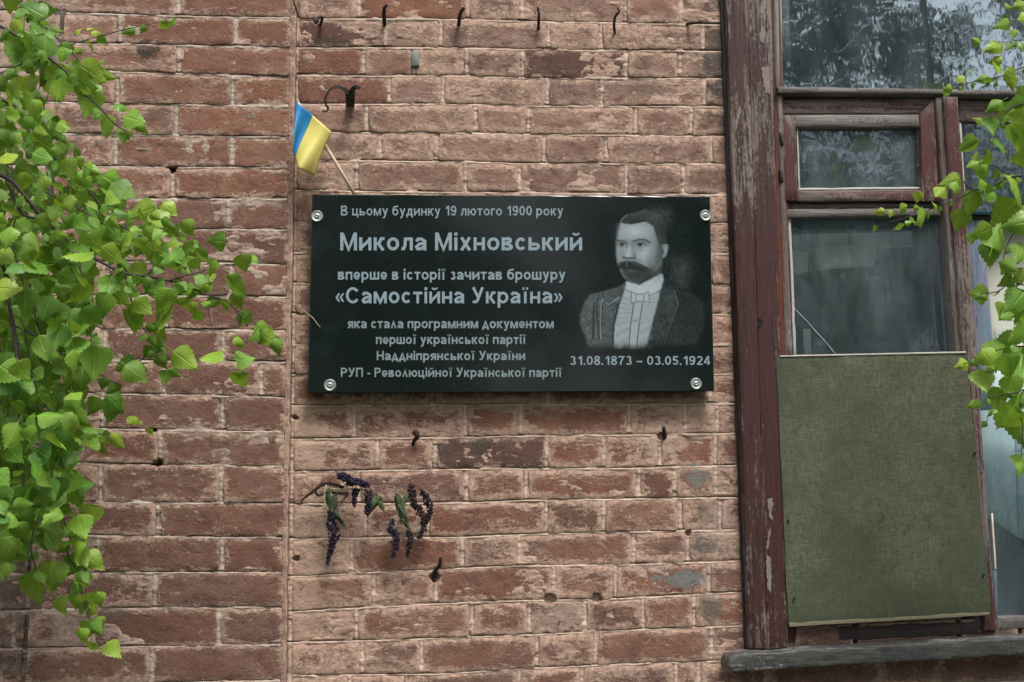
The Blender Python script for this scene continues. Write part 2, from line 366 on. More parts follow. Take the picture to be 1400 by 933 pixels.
pil_joints = [[244], [164, 322], [245], [161, 318], [241], [158, 317], [236], [152, 312], [232], [148, 316], [228], [143, 305],
              [224, 357], [140, 304], [218.6], [137.5, 302], [216], [134, 303.6], [212], [128, 298.6], [208], [126, 292]]
def pil_left(y): return 88 - 51 * (y - 30) / 850.
def pil_right(y): return 397.5 - 13 * y / 900.
def main_left(y): return 405.5 - 10.5 * y / 933.
def main_right(y): return 1001 + 36 * y / 890.

# ------------------------------------------------------------------ the building
bld = thing('brick_building', 'weathered red brick facade with flat pilaster and an old timber window', 'building', (0, 0, 0))
nb = [0]
HOLES = [(752, 820, 7), (816, 818, 6), (405, 764, 3.5), (594, 790, 6), (568, 594, 4), (905, 597, 5), (404, 571, 3), (941, 729, 3.5), (215, 635, 4.5), (235, 231, 4)]
def brick(xL, xR, fT, fB, Y, lime, hue, soot, film=.4, hw=3.4, hb=2.1, proud=0, label=None, jl=None, jr=None):
    nb[0] += 1; s = nb[0] * 13
    r = random.Random(s); a, b, c, d = [r.uniform(-.9, .9) for _ in range(4)]
    gapL = hw if jl is None else jl; gapR = hw if jr is None else jr
    t1, t2, t3, t4 = [hb + r.uniform(-.7, .9) for _ in range(4)]
    def f(u, v):
        xl = (xL(0) if callable(xL) else xL); 
        ym = (fT(np.array(600.)) + fB(np.array(600.))) / 2
        L = (xL(fT(np.array(400.)) + v * (fB(np.array(400.)) - fT(np.array(400.)))) if callable(xL) else xL + a * (v - .5) * 2)
        R = (xR(fT(np.array(400.)) + v * (fB(np.array(400.)) - fT(np.array(400.)))) if callable(xR) else xR + b * (v - .5) * 2)
        L = L + gapL; R = R - gapR
        cr = 2.2 * np.clip(np.abs(2 * v - 1) - .8, 0, 1) * 5 * .45
        L = L + cr; R = R - cr
        x = L + (R - L) * u
        yt = fT(x) + t1 + (t2 - t1) * u; yb = fB(x) - t3 - (t4 - t3) * u
        return x, yt + (yb - yt) * v
    x0 = xL(0) if callable(xL) else xL; x1 = xR(0) if callable(xR) else xR
    wd = max(10, x1 - x0)
    tilt = r.uniform(-.0012, .0012); tilt2 = r.uniform(-.0008, .0012)
    ya = float(fT(np.array(600. if Y > -.01 else 250.))); yb_ = float(fB(np.array(600. if Y > -.01 else 250.)))
    near = [q for q in HOLES if x0 - 8 < q[0] < x1 + 8 and ya - 14 < q[1] < yb_ + 14 and (Y < -.01) == (q[0] < 300)]
    v_, f_, at = slab(f, max(4, int(wd / (2.5 if near else 6))), 16 if near else 7, Y - proud, .02, .0013, .0024, 1.9, s, us=min(.2, 1.6 / wd), vs=.06, nscale=45,
                      warp=lambda u, v: tilt * (u - .5) * 2 + tilt2 * (v - .5) * 2)
    for hx, hy, hr in near:
        c = W(hx, hy, Y); d = np.hypot(v_[:, 0] - c[0], v_[:, 2] - c[2]) * 577 / hr; d = d * (1 + .25 * vnoise(v_[:, 0] * 300, v_[:, 2] * 300, 5))
        v_[:, 1] = np.minimum(v_[:, 1] + .030 * np.clip(1.2 - d, 0, 1) ** .5 * (d < 1.2), Y + .0195 + (v_[:, 1] > Y + .0195) * 1)
    o = link('brick', mesh('brick', v_, f_, at, True), BRICK, bld)
    try: o.data.set_sharp_from_angle(angle=math.radians(55))
    except Exception: pass
    o.color = (max(0, min(1, lime)), hue, soot, film)
    if label: o['label'] = label
    return o
SPECIAL = {(0, 1): (.12, 0.0, .0, 'smooth orange-toned brick'), (2, 4): (.10, 1.0, .1, 'clean dark red brick'), (3, 0): (.12, .25, .05, None),
           (2, 0): (.14, .2, .1, None), (15, 2): (.20, 1.0, .75, 'smoke-grey brick'), (3, 3): (.40, 1., .55, None), (1, 0): (.30, .9, .7, None)}
for r_ in range(len(mid_beds) - 1):
    yc = float(mid_beds[r_](700.)) + 20
    js = [None] + mid_joints[r_] + [None]
    far = main_right(yc)
    for k in range(len(js) - 1):
        L = main_left if js[k] is None else js[k]; R = far if js[k + 1] is None else js[k + 1]
        if js[k + 1] is None and far - js[k] < 16: continue
        q = random.Random(r_ * 100 + k)
        xc = ((main_left(yc) if js[k] is None else js[k]) + R) / 2
        top = max(0, min(1, (560 - yc) / 400.))
        lime = .52 + .08 * top + q.uniform(-.22, .22) + (.26 if xc < 480 and yc > 550 else 0) + (.10 if xc > 930 else 0)
        if yc > 740: lime += .03
        hue = min(1, max(0, q.uniform(.1, .9) + (.15 if yc < 250 and xc > 640 else -.05))); soot = q.uniform(.05, .32) + (.15 if xc > 700 else 0) + (.5 if xc > 955 and yc < 250 else 0)
        lab = None
        if (r_, k) in SPECIAL: lime, hue, soot, lab = SPECIAL[(r_, k)]
        brick(L, R, mid_beds[r_], mid_beds[r_ + 1], 0.0, lime, hue, soot, (.22 + .50 * top + q.uniform(-.15, .15)) if lime > .3 else .1, hw=q.uniform(2.6, 4.0), hb=q.uniform(1.5, 2.4),
              proud=q.uniform(-.0008, .002), label=lab, jl=(3.5 if js[k] is None else None), jr=(0 if js[k + 1] is None else None))
# courses going on under the sill, right of the wall part above
for r_, js in ((21, [1000, 1085, 1170, 1311, 1395, 1480]), (22, [1000, 1052, 1205, 1285, 1440])):
    for k in range(len(js) - 1):
        q = random.Random(r_ * 31 + k)
        if r_ == 21 and k < 1: continue
        brick(js[k], js[k + 1], mid_beds[r_], mid_beds[r_ + 1], 0.0, .25 + q.uniform(0, .2), .8, .5, hb=3.2, proud=q.uniform(0, .002))
YP = -.034
for r_ in range(len(pil_beds) - 1):
    yc = float(pil_beds[r_](200.)) + 22; js = [None] + pil_joints[r_] + [None]
    for k in range(len(js) - 1):
        L = pil_left if js[k] is None else js[k]; R = pil_right if js[k + 1] is None else js[k + 1]
        q = random.Random(r_ * 77 + k + 5)
        lime = .22 + q.uniform(-.14, .14) + (.30 if (js[k] is None) else 0) + (.06 if yc > 640 else 0)
        hue = min(1, max(0, q.uniform(0, .35) + (.45 if yc > 640 else .35 if yc > 260 else 0))); soot = q.uniform(0, .18) + (.5 if js[k] is None and yc < 250 else 0) + (.12 if yc > 300 else 0)
        brick(L, R, pil_beds[r_], pil_beds[r_ + 1], YP, lime, hue, soot, .22 + q.uniform(-.1, .1), hw=q.uniform(3.4, 4.8), hb=q.uniform(1.7, 2.6), proud=q.uniform(-.0005, .002),
              jl=(0 if js[k] is None else None), jr=(0 if js[k + 1] is None else None))
# the wall left of the pilaster
lj = lambda y: pil_left(y) - 3
for r_ in range(len(pil_beds) - 1):
    q = random.Random(r_ * 55 + 2); x = [-60 - 75 * (r_ % 2), 0 if r_ % 2 else 48]
    segs = [(-165, -75), (-75, 10 + 8 * (r_ % 2)), (10 + 8 * (r_ % 2), None)] if r_ % 2 else [(-150, -40), (-40, None)]
    for a, b in segs:
        yc = float(pil_beds[r_](60.)) + 20
        if b is None and pil_left(yc) - a < 18: continue
        brick(a, (lambda y: pil_left(y) - 5) if b is None else b, pil_beds[r_], pil_beds[r_ + 1], 0.004, (.85 if yc < 420 else .55) + q.uniform(-.12, .12), q.uniform(.3, 1),
              (.25 if yc < 500 else .65) + q.uniform(-.1, .1), hw=3, hb=2.4, jr=(0 if b is None else None))

def mortar_field(x0, x1, y0, y1, beds, joints, Y, mat, name, sx=2, sy=1, holes=(), ridge=.0016, clip=None):
    xs = np.arange(x0, x1 + sx, sx); ys = np.arange(y0, y1 + sy, sy)
    X, Z = np.meshgrid(xs.astype(float), ys.astype(float))
    if clip is not None: X = clip(X, Z, x0, x1)
    d = np.full(X.shape, 99.)
    B = np.stack([b(X) for b in beds])
    d = np.abs(B - Z[None]).min(0)
    row = (B < Z[None]).sum(0) - 1
    for r_, js in enumerate(joints):
        for j in js: d = np.where(row == r_, np.minimum(d, np.abs(X - j)), d)
    if mat is MORTAR: d = np.minimum(d, np.abs(X - main_left(Z) - .8))
    dep = .0036 + .0016 * fbm(X / 13, Z / 5, 5, 4) + .0011 * fbm(X / 4, Z / 3, 25, 2) - ridge * np.clip(1 - (d / 2.6) ** 2, 0, 1) * (.7 + .6 * vnoise(X / 25, Z / 9, 3))
    dz = (Z[None] - B); bel = np.where(dz < 0, -dz, 99).min(0)          # just above a bed line = under the brick's lower edge
    crk = np.clip(1 - np.abs(bel - 2.0) / 1.3, 0, 1) * np.clip(fbm(X / 30, Z / 12, 91, 3) * 4 + 1.0, 0, 1); dep = dep + crk * .008
    flush = np.clip(fbm(X / 38, Z / 20, 77, 3) * 2.5 + .15, 0, 1) * (crk < .1); dep = dep - flush * .0040
    rdg = np.clip(1.4 - d / 1.6, 0, 1); hol = np.zeros(X.shape)
    for hx, hy, hr in holes:
        q = np.sqrt((X - hx) ** 2 + (Z - hy) ** 2) / hr; dep = dep + .03 * np.clip(1.25 - q, 0, 1) ** .5 * (q < 1.25); hol = np.maximum(hol, np.clip((1.1 - q) * 4, 0, 1))
    P = W(X, Z, Y + dep).reshape(-1, 3); nx = X.shape[1]; ny = X.shape[0]
    o = link(name, mesh(name, P, np_faces(nx, ny), {'ridge': rdg.ravel(), 'hole': hol.ravel()}, True), mat, bld)
    return o
mortar_field(396, 1056, -14, 964, mid_beds, mid_joints, 0, MORTAR, 'mortar', holes=HOLES,
             clip=lambda X, Z, a, b: main_left(Z) - 4 + (X - a) / (b - a) * (main_right(Z) + 20 - main_left(Z)))
mortar_field(1030, 1480, 880, 964, mid_beds, [], 0.001, MORTAR2, 'mortar', 4, 2)
mortar_field(30, 400, -20, 980, pil_beds, pil_joints, YP + .0005, MORTAR2, 'mortar', ridge=.001, holes=[(215, 635, 7), (235, 231, 6), (211, 588, 3)],
             clip=lambda X, Z, a, b: pil_left(Z) + 2 + (X - a) / (b - a) * (pil_right(Z) - pil_left(Z) - 3))
mortar_field(-175, 90, -20, 980, pil_beds, [], .0045, MORTAR2, 'mortar', ridge=.0, clip=lambda X, Z, a, b: a + (X - a) / (b - a) * (pil_left(Z) + 6 - a))
# right-hand edge of the pilaster: a reddish rendered arris; on the left a dark strip painting the shadow of the step
def fl(u, v):
    y = -18 + v * 995; n = fbm(y / 14, y * 0, 4, 3)
    return pil_right(y) - 1 + u * (8.6 - 1.0 * v + 1.0 * n), y
v_, f_, a_ = slab(fl, 4, 180, YP + .004, .03, .0035, .0026, 1.6, 3, us=.15, vs=.002, nscale=70)
ar = link('pilaster_edge', mesh('pilaster_edge', v_, f_, a_, True), BRICK, bld); ar.color = (.62, .3, .1, 1)
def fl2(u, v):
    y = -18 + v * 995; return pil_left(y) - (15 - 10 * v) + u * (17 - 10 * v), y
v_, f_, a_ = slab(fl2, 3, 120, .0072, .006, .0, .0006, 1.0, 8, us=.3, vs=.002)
link('pilaster_edge', mesh('pilaster_edge', v_, f_, a_, True), STEP_SHADE, bld)

# the rest of the facade, outside the picture: one joined mass of bricks over a mortar backing
acc = Acc()
P00 = W(-170, -20); P11 = W(1480, 964)
def field(x0, x1, z0, z1, Y):
    r_ = 0; z = z0
    while z < z1:
        x = x0 - (.13 if r_ % 2 else 0); zz = min(z + .066, z1)
        while x < x1:
            a = max(x, x0) + .004; b = min(x + .25, x1) - .004
            if b - a > .02:
                y = Y + random.uniform(-.001, .001); i = .003
                acc.add([(a, y + .012, z), (b, y + .012, z), (b, y + .012, zz), (a, y + .012, zz), (a + i, y, z + i), (b - i, y, z + i), (b - i, y, zz - i), (a + i, y, zz - i)],
                        [(4, 5, 6, 7), (0, 1, 5, 4), (1, 2, 6, 5), (2, 3, 7, 6), (3, 0, 4, 7)], [0, 0, 0, 0, 1, 1, 1, 1])
            x += .26
        z += .075; r_ += 1
xl = float(W(-172, 466)[0]); zt = float(W(700, -20)[2]); zb = float(W(700, 972)[2])
pa = float(W(62, 466, YP)[0]); pb = float(W(391, 466, YP)[0])
field(-4.5, xl - .01, .0, 4.2, 0.0)
field(xl, pa - .01, zt + .02, 4.2, 0.0); field(pa, pb, zt + .03, 4.2, YP); field(pb + .01, .86, zt + .02, 4.2, 0.0)
field(xl, pa - .01, .0, zb - .03, 0.0); field(pa, pb, .0, zb - .04, YP); field(pb + .01, 4.8, .0, zb - .02, 0.0)
field(2.75, 4.8, zb, 4.2, 0.0); field(.88, 2.73, 3.55, 4.2, 0)
bs = acc.obj('brick_courses', BRICK, bld, False, 'edge'); bs['kind'] = 'stuff'; bs.color = (.45, .5, .2, 1)
def box(acc, x0, x1, y0, y1, z0, z1):
    acc.add([(x0, y0, z0), (x1, y0, z0), (x1, y1, z0), (x0, y1, z0), (x0, y0, z1), (x1, y0, z1), (x1, y1, z1), (x0, y1, z1)],
            [(0, 3, 2, 1), (4, 5, 6, 7), (0, 1, 5, 4), (1, 2, 6, 5), (2, 3, 7, 6), (3, 0, 4, 7)])
bk = Acc()
zs = float(W(1100, 900)[2])
box(bk, -4.5, .90, .013, .42, 0, 4.2); box(bk, .90, 2.70, .013, .42, 0, zs - .03); box(bk, 2.70, 4.8, .013, .42, 0, 4.2); box(bk, .90, 2.70, .013, .42, 3.5, 4.2)
link('mortar_backing', mesh('mortar_backing', bk.v, bk.f), MORTAR2, bld)
pbk = Acc(); box(pbk, pa + .006, pb - .006, YP + .012, .012, 0, zb - .03); box(pbk, pa + .006, pb - .006, YP + .012, .012, zt, 4.2)
link('pilaster_backing', mesh('pilaster_backing', pbk.v, pbk.f), MORTAR2, bld)
rf = Acc(); box(rf, -4.8, 5.1, -.28, 3.4, 4.2, 4.32)
link('roof', mesh('roof', rf.v, rf.f), simple('dark_roof', (.10, .09, .085), .8), bld)

# ------------------------------------------------------------------ window
win = link('window', None, None, bld)
wroot = bld
RX0, RX1, RZ0, RZ1 = .92, 2.68, zs - .02, 3.48
def wboard(*a, **k): return board(*a, **k)
bpy.data.objects.remove(win)
# outer fixed frame = the part called window; everything else in it is its sub-part
win = board('window', [(1052, -30), (1066, -30), (1096, 886), (1076, 886)], .006, .10, P_RUST, bld, rnd=.002)
def wb(name, c, Y, d, mat, **k): return board(name, c, Y, d, mat, win, **k)
wb('architrave_board', [(984, -30), (993, -30), (1025.5, 886), (1018.5, 886)], -.012, .03, P_DARK, edge_px=.5)
wb('architrave_board', [(992, -30), (1021, -30), (1049, 887), (1024.5, 887)], -.034, .05, P_RED, edge_px=.5)
wb('architrave_board', [(1021.5, -30), (1053, -30), (1077.5, 887), (1049.5, 887)], -.030, .046, P_RED, edge_px=.8, rimpx=3)
wb('bead', [(1057, -30), (1064, -30), (1066, 122), (1060, 122)], .002, .03, W_GREY)
wb('bead', [(1062, 130), (1068.5, 130), (1083, 486), (1074, 486)], .002, .05, W_GREY)
wb('putty_line', [(1063.5, -30), (1067.5, -30), (1070, 120), (1066.5, 120)], .020, .01, PUTTY, edge_px=1.3)
# transom
wb('transom', [(1064, 119), (1480, 125), (1480, 132), (1064, 126.5)], -.012, .07, W_GREY_H, edge_px=1.0)
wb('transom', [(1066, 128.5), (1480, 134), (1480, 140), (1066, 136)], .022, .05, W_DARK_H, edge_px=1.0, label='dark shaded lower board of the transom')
wb('head_rail', [(1067, 137), (1281, 133.5), (1282, 156), (1068, 156.5)], .012, .05, P_RED_H, edge_px=1.0)
wb('head_rail', [(1309, 137), (1480, 140), (1480, 170), (1311, 167)], .016, .05, P_RED_H, edge_px=1.0)
# small opening pane
wb('sash_stile', [(1068.5, 157.5), (1087, 157.5), (1091, 275), (1073, 275)], .002, .05, P_WORN)
wb('sash_stile', [(1257, 157), (1277, 135), (1284, 275), (1261, 275)], .002, .05, P_WORN)
wb('sash_rail', [(1087.5, 157.5), (1256.5, 157), (1257, 173), (1088, 173.5)], .004, .05, W_GREY_H)
wb('sash_rail', [(1091.5, 261), (1260.5, 259.5), (1261, 274.5), (1092, 275.5)], .004, .05, P_RED_H)
wb('putty_line', [(1088, 174), (1091, 174), (1094, 260), (1091, 260)], .016, .012, PUTTY, edge_px=.9)
wb('putty_line', [(1254.5, 174), (1257, 174), (1260.5, 259), (1257.5, 259)], .016, .012, PUTTY, edge_px=.6)
wb('putty_line', [(1092, 257.5), (1260, 256), (1260, 259), (1092, 261)], .012, .014, PUTTY, edge_px=1.2)
for y0 in (181, 232):
    wb('hinge', [(1065.5, y0), (1070, y0), (1071.5, y0 + 17), (1067, y0 + 17)], -.004, .008, P_DARK)
# rail and lower sash
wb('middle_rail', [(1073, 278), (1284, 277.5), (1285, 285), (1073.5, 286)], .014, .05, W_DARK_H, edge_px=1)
wb('sash_rail', [(1075, 286.5), (1285, 285.5), (1286, 295), (1076, 297)], .008, .05, W_GREY_H, edge_px=1)
wb('putty_line', [(1076.5, 297), (1081, 297), (1089, 487), (1084.5, 487)], .018, .012, PUTTY, edge_px=1.2)
wb('sash_stile', [(1277, 296), (1285, 296), (1304, 500), (1291, 500)], .030, .03, BLUEGREY)
# mullion
wb('mullion', [(1279, 133), (1288.5, 133), (1345, 866), (1334, 866)], -.004, .06, W_GREY, edge_px=1.0)
wb('mullion', [(1289, 132), (1309, 133), (1362, 862), (1345.5, 862)], -.014, .07, P_WORN, edge_px=1.0)
# right-hand light
wb('putty_line', [(1310, 168), (1314, 168), (1321, 282), (1316.5, 282)], .018, .012, PUTTY, edge_px=1.0)
wb('right_rail', [(1316, 283), (1480, 287), (1480, 295), (1317, 292)], .030, .04, BLUE_H)
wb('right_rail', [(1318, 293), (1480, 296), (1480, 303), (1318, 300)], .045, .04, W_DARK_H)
wb('right_stile', [(1320, 300), (1343, 300), (1360, 494), (1334, 494)], .050, .03, BLUE)
wb('right_stile', [(1335, 495), (1352, 495), (1358, 560), (1341, 560)], .052, .03, BLUEGREY)
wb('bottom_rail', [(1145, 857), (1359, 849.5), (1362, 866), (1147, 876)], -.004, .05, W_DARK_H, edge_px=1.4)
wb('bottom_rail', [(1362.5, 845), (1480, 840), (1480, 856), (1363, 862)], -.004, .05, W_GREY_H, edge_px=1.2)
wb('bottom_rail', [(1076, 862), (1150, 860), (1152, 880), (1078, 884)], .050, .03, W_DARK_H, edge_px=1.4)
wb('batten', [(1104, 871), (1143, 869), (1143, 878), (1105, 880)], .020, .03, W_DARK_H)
wb('white_strip', [(1354.5, 702), (1357.5, 702), (1362.5, 778), (1359.5, 778)], -.006, .006, simple('white_strip', (.72, .66, .58), .7), edge_px=.3)
wb('metal_bead', [(1357, 780), (1363, 780), (1364, 846), (1360, 846)], -.002, .01, BLUEGREY)
# sill: a thick rounded board that comes forward
def sillf(u, v):
    xl = 997 + 6 * np.abs(2 * v - 1) ** 4; x = xl + (1500 - xl) * u
    t = 894.5 - (x - 1000) * .0575 - np.clip(1 - (x - 995) / 30, 0, 1) ** 2 * -5; b = 918.5 - (x - 1000) * .0585
    return x, t + (b - t) * v
v_, f_, a_ = slab(sillf, 110, 8, -.070, .115, .0018, .0022, 1.9, 41, us=.004, vs=.05, nscale=60,
                  warp=lambda u, v: .003 * np.clip(.25 - v, 0, 1) * 4 * vnoise(u * 40, v * 3, 5))
link('window_sill', mesh('window_sill', v_, f_, a_, True), SILL_M, win)

# knot hole and flaked patches on the architrave
def disc(px, py, r, Y, dep, n=16):
    V = [WV(px, py, Y + dep)]; 
    for k in range(n): V.append(WV(px + r * math.cos(2 * PI * k / n) * random.uniform(.85, 1.1), py + r * .9 * math.sin(2 * PI * k / n) * random.uniform(.85, 1.1), Y))
    return V, [(0, 1 + k, 1 + (k + 1) % n) for k in range(n)]
v_, f_ = disc(1036.5, 441, 6.5, -.0325, .0018); link('knot_hole', mesh('knot_hole', v_, f_), simple('hole_shade_black', (.006, .005, .005), .9), win)  # shade inside the hole put into the colour of a shallow black disc
FLK = simple('bare_flaked_wood', (.22, .18, .17), .9, 0, 120, .6, .6)
def flake(pts, Y):
    P = []; rq = random.Random(int(pts[0][1]))
    for i in range(len(pts)):
        a = pts[i]; b = pts[(i + 1) % len(pts)]; m = max(2, int(math.dist(a, b) / 2.5))
        for k in range(m): P.append((a[0] + (b[0] - a[0]) * k / m + rq.uniform(-1, 1), a[1] + (b[1] - a[1]) * k / m + rq.uniform(-1.2, 1.2)))
    pts = P
    V = [WV(x, y, Y - .0006) for x, y in pts] + [WV(x, y, Y + .001) for x, y in pts]; n = len(pts)
    link('paint_flake', mesh('paint_flake', V, [tuple(range(n))] + [(i, (i + 1) % n, n + (i + 1) % n, n + i) for i in range(n)]), FLK, win)
flake([(1041, 32), (1045, 38), (1046, 50), (1044, 60), (1041, 60), (1039, 48)], -.0308)
flake([(1010, 145), (1013, 148), (1012, 158), (1008, 172), (1005, 180), (1006, 165)], -.0348)
flake([(1041, 92), (1050, 90), (1052, 104), (1053, 130), (1046, 126), (1043, 108)], -.0308)
flake([(1020, 118), (1021.5, 118), (1025, 190), (1028, 224), (1025, 210), (1022, 160)], -.0348)
flake([(1049, 683), (1056, 682), (1057, 690), (1055, 700), (1057, 712), (1052, 708)], -.0308)
flake([(1052, 722), (1053.5, 722), (1051, 750), (1047, 752)], -.0308)
flake([(1047, 760), (1053, 762), (1055, 790), (1054, 812), (1050, 806), (1048, 784)], -.0308)
# glass
def glass_mat(name, dust, gl, tint=(.80, .88, .88), streak=1.0):
    t = NT(name); t.t.nodes.remove(t.b)
    tr = t.n('ShaderNodeBsdfTransparent'); tr.inputs[0].default_value = (*tint, 1)
    go = t.n('ShaderNodeBsdfGlossy'); go.inputs['Roughness'].default_value = .02; go.inputs['Color'].default_value = (.74, .90, 1.0, 1)
    wob = t.noise(t.pos(), 5, 2, .5); nrm = t.bump(wob, .10, .012); nrm = t.bump(t.noise(t.pos((1, 1, .4)), 28, 2, .5), .05, .004, nrm)
    t.l(nrm, go.inputs['Normal'])
    fr = t.n('ShaderNodeFresnel'); fr.inputs['IOR'].default_value = 1.5
    f = t.math('ADD', t.math('MULTIPLY', fr.outputs[0], 1.0), gl, clamp=True)
    m1 = t.n('ShaderNodeMixShader'); t.l(f, m1.inputs[0]); t.l(tr.outputs[0], m1.inputs[1]); t.l(go.outputs[0], m1.inputs[2])
    df = t.n('ShaderNodeBsdfDiffuse'); df.inputs[0].default_value = (.27, .36, .40, 1)
    d1 = t.noise(t.pos((1, 1, .35)), 7, 7, .65); d2 = t.noise(t.pos((1, 1, .6), (4, 4, 4)), 90, 4, .7); d3 = t.noise(t.pos((1, 1, 1), (5, 1, 4)), 300, 2, .5)
    d = t.math('ADD', t.math('MULTIPLY', t.ramp(d1, .35, .75), .8), t.math('MULTIPLY', d2, .5)); d = t.math('ADD', d, t.ramp(d3, .70, .74, 0., 1.2))
    m2 = t.n('ShaderNodeMixShader'); t.l(t.math('MULTIPLY', d, dust, clamp=True), m2.inputs[0]); t.l(m1.outputs[0], m2.inputs[1]); t.l(df.outputs[0], m2.inputs[2])
    t.l(m2.outputs[0], t.out.inputs[0]); return t.m
G_TOP = glass_mat('dusty_glass', .24, .34); G_MID = glass_mat('clear_old_glass', .34, .08); G_LOW = glass_mat('grimy_glass', .28, .0, (.94, .97, .96))
def pane(c, Y, mat, tilt=0.):
    P = [WV(x, y, Y + (tilt if k > 1 else 0)) for k, (x, y) in enumerate(c)]
    B = [p + Vector((0, .003, 0)) for p in P]
    return link('glass_pane', mesh('glass_pane', P + B, [(0, 3, 2, 1), (0, 1, 5, 4), (1, 2, 6, 5), (2, 3, 7, 6), (3, 0, 4, 7)]), mat, win)
pane([(1060, -40), (1485, -40), (1485, 128), (1063, 126)], .026, G_TOP, .001)
pane([(1084, 168), (1262, 168), (1264, 264), (1088, 266)], .024, G_MID, .002)
pane([(1070, 290), (1286, 290), (1345, 865), (1084, 868)], .030, G_LOW, .001)
pane([(1305, 160), (1485, 160), (1485, 290), (1315, 290)], .026, G_MID)
pane([(1335, 540), (1485, 540), (1485, 862), (1352, 862)], .030, G_MID)
# crack in the lower pane and its scratch marks
v_, f_ = tube([WV(x, y, .0285) for x, y in [(1082, 417), (1092, 428), (1104, 440), (1117, 455), (1130, 469), (1142, 484)]], [.0004, .0008, .0006, .0008, .0006, .0008], 5)
link('crack', mesh('crack', v_, f_), simple('crack_edge', (.75, .80, .80), .3), win)
# inside: second sashes in blue-grey, a pale cupboard, a beam, the dark room
wb('inner_sash', [(1236, 168), (1252, 168), (1258, 268), (1241, 268)], .11, .03, BLUEGREY)
wb('inner_sash', [(1250, 292), (1268, 292), (1290, 490), (1268, 490)], .12, .03, BLUEGREY)
wb('inner_sash', [(1076, 300), (1290, 292), (1290, 312), (1076, 318)], .14, .03, BLUEGREY)
wb('inner_sash', [(1060, -40), (1078, -40), (1082, 128), (1064, 128)], .12, .03, BLUEGREY)
wb('cream_panel', [(1343, 292), (1500, 292), (1500, 465), (1352, 466)], .11, .02, WHITE, edge_px=.2)
wb('cream_panel', [(1352, 468), (1500, 467), (1500, 520), (1356, 520)], .115, .02, WHITE, edge_px=.2)
wb('blue_panel', [(1330, 500), (1384, 500), (1392, 735), (1340, 700)], .105, .01, DUSTBLUE, edge_px=.3)
wb('blue_panel', [(1384.5, 500), (1500, 500), (1500, 770), (1392.5, 735)], .103, .01, DUSTBLUE, edge_px=.3)
wb('reflection_panel', [(1340, 560), (1500, 560), (1500, 880), (1352, 880)], .125, .01, DARK_REFL, edge_px=.2)  # dark reflection in the lower right pane, put in as a navy sheet
PALE = simple('pale_plaster', (.8, .84, .82), .8, 0, 20, .1)
wb('ceiling_beam', [(1082, 342), (1106, 344), (1104, 372), (1082, 374)], .17, .03, PALE)
wb('ceiling_beam', [(1112, 338), (1200, 333), (1196, 362), (1122, 366)], .19, .03, PALE)
wb('ceiling_beam', [(1082, 300), (1290, 296), (1290, 334), (1082, 340)], .24, .03, simple('dim_plaster', (.5, .56, .55), .8, 0, 20, .15))
wb('curtain_edge', [(1098, 450), (1108, 450), (1110, 490), (1100, 490)], .16, .01, PALE)
rm = Acc(); x0, x1, z0, z1 = .86, 2.9, .6, 3.6
rm.add([(x0, .42, z0), (x1, .42, z0), (x1, .42, z1), (x0, .42, z1), (x0, 3.2, z0), (x1, 3.2, z0), (x1, 3.2, z1), (x0, 3.2, z1)],
       [(4, 5, 6, 7), (0, 4, 7, 3), (1, 2, 6, 5), (3, 7, 6, 2), (0, 1, 5, 4)])
link('room_lining', mesh('room_lining', rm.v, rm.f), simple('room_paint', (.34, .42, .42), .9, 0, 4, .2), win)

# hardboard sheet
def HB():
    t = NT('green_grey_hardboard')
    a = t.noise(t.pos((1, 1, 12)), 42, 3, .6); b = t.noise(t.pos((12, 1, 1), (2, 3, 2)), 42, 3, .6)
    wv = t.math('ADD', t.math('ADD', t.math('MULTIPLY', a, .3), t.math('MULTIPLY', b, .3)), t.math('MULTIPLY', t.noise(t.pos((1, 1, 1), (2, 2, 8)), 200, 5, .7), .4)); f = t.noise(t.pos((1, 1, 1), (4, 4, 4)), 420, 3, .6)
    big = t.noise(t.pos((1, 1, 1), (1, 2, 6)), 3.2, 5, .6); b2 = t.noise(t.pos((1, 1, 1), (6, 2, 6)), 9, 5, .6)
    col = t.mix(t.ramp(wv, .44, .55), (.054, .064, .038), (.125, .130, .082))
    col = t.mix(t.ramp(f, .35, .7, 0., .5), col, (.155, .155, .11))
    st = t.ramp(t.noise(t.pos((1, 1, 1), (3, 3, 1)), 26, 6, .75, 1.), .54, .66, 0., .5); col = t.mix(st, col, (.035, .042, .024)); st2 = t.ramp(t.noise(t.pos((1, 1, 1), (7, 3, 1)), 40, 6, .75), .60, .68, 0., .35); col = t.mix(st2, col, (.17, .16, .11))
    col = t.mix(t.ramp(big, .40, .60, 0., .55), col, (.040, .058, .034)); col = t.mix(t.ramp(b2, .52, .72, 0., .4), col, (.058, .056, .032))
    nb = t.bump(wv, .2, .001); nb = t.bump(f, .35, .0008, nb)
    return t.done(col, .8, nb, .25)
hb = thing('hardboard_sheet', 'green-grey hardboard sheet covering the broken lower part of the window', 'board', W(1200, 850, -.02))
hbo = board('sheet', [(1061, 488), (1321, 482.5), (1355, 838), (1078, 855)], -.034, .006, HB(), hb, nu=26, nv=30, rnd=.0008, amp=.0018, edge_px=.9,
            warp=lambda u, v: .004 * (u - .5) ** 2 - .003 * v * (1 - v) + .008 * u * (v > .9) * (v - .9) * 4)
board('edge_strip', [(1066, 486.2), (1320.5, 480.6), (1321, 483.2), (1066, 488.3)], -.036, .010, simple('pale_cut_edge', (.50, .47, .42), .8), hb, edge_px=.3, rimpx=.5)
board('edge_strip', [(1079, 852), (1352, 837), (1353, 841.5), (1080, 857.5)], -.0355, .006, simple('frayed_edge', (.17, .16, .10), .9), hb, edge_px=1.2, rimpx=.6)
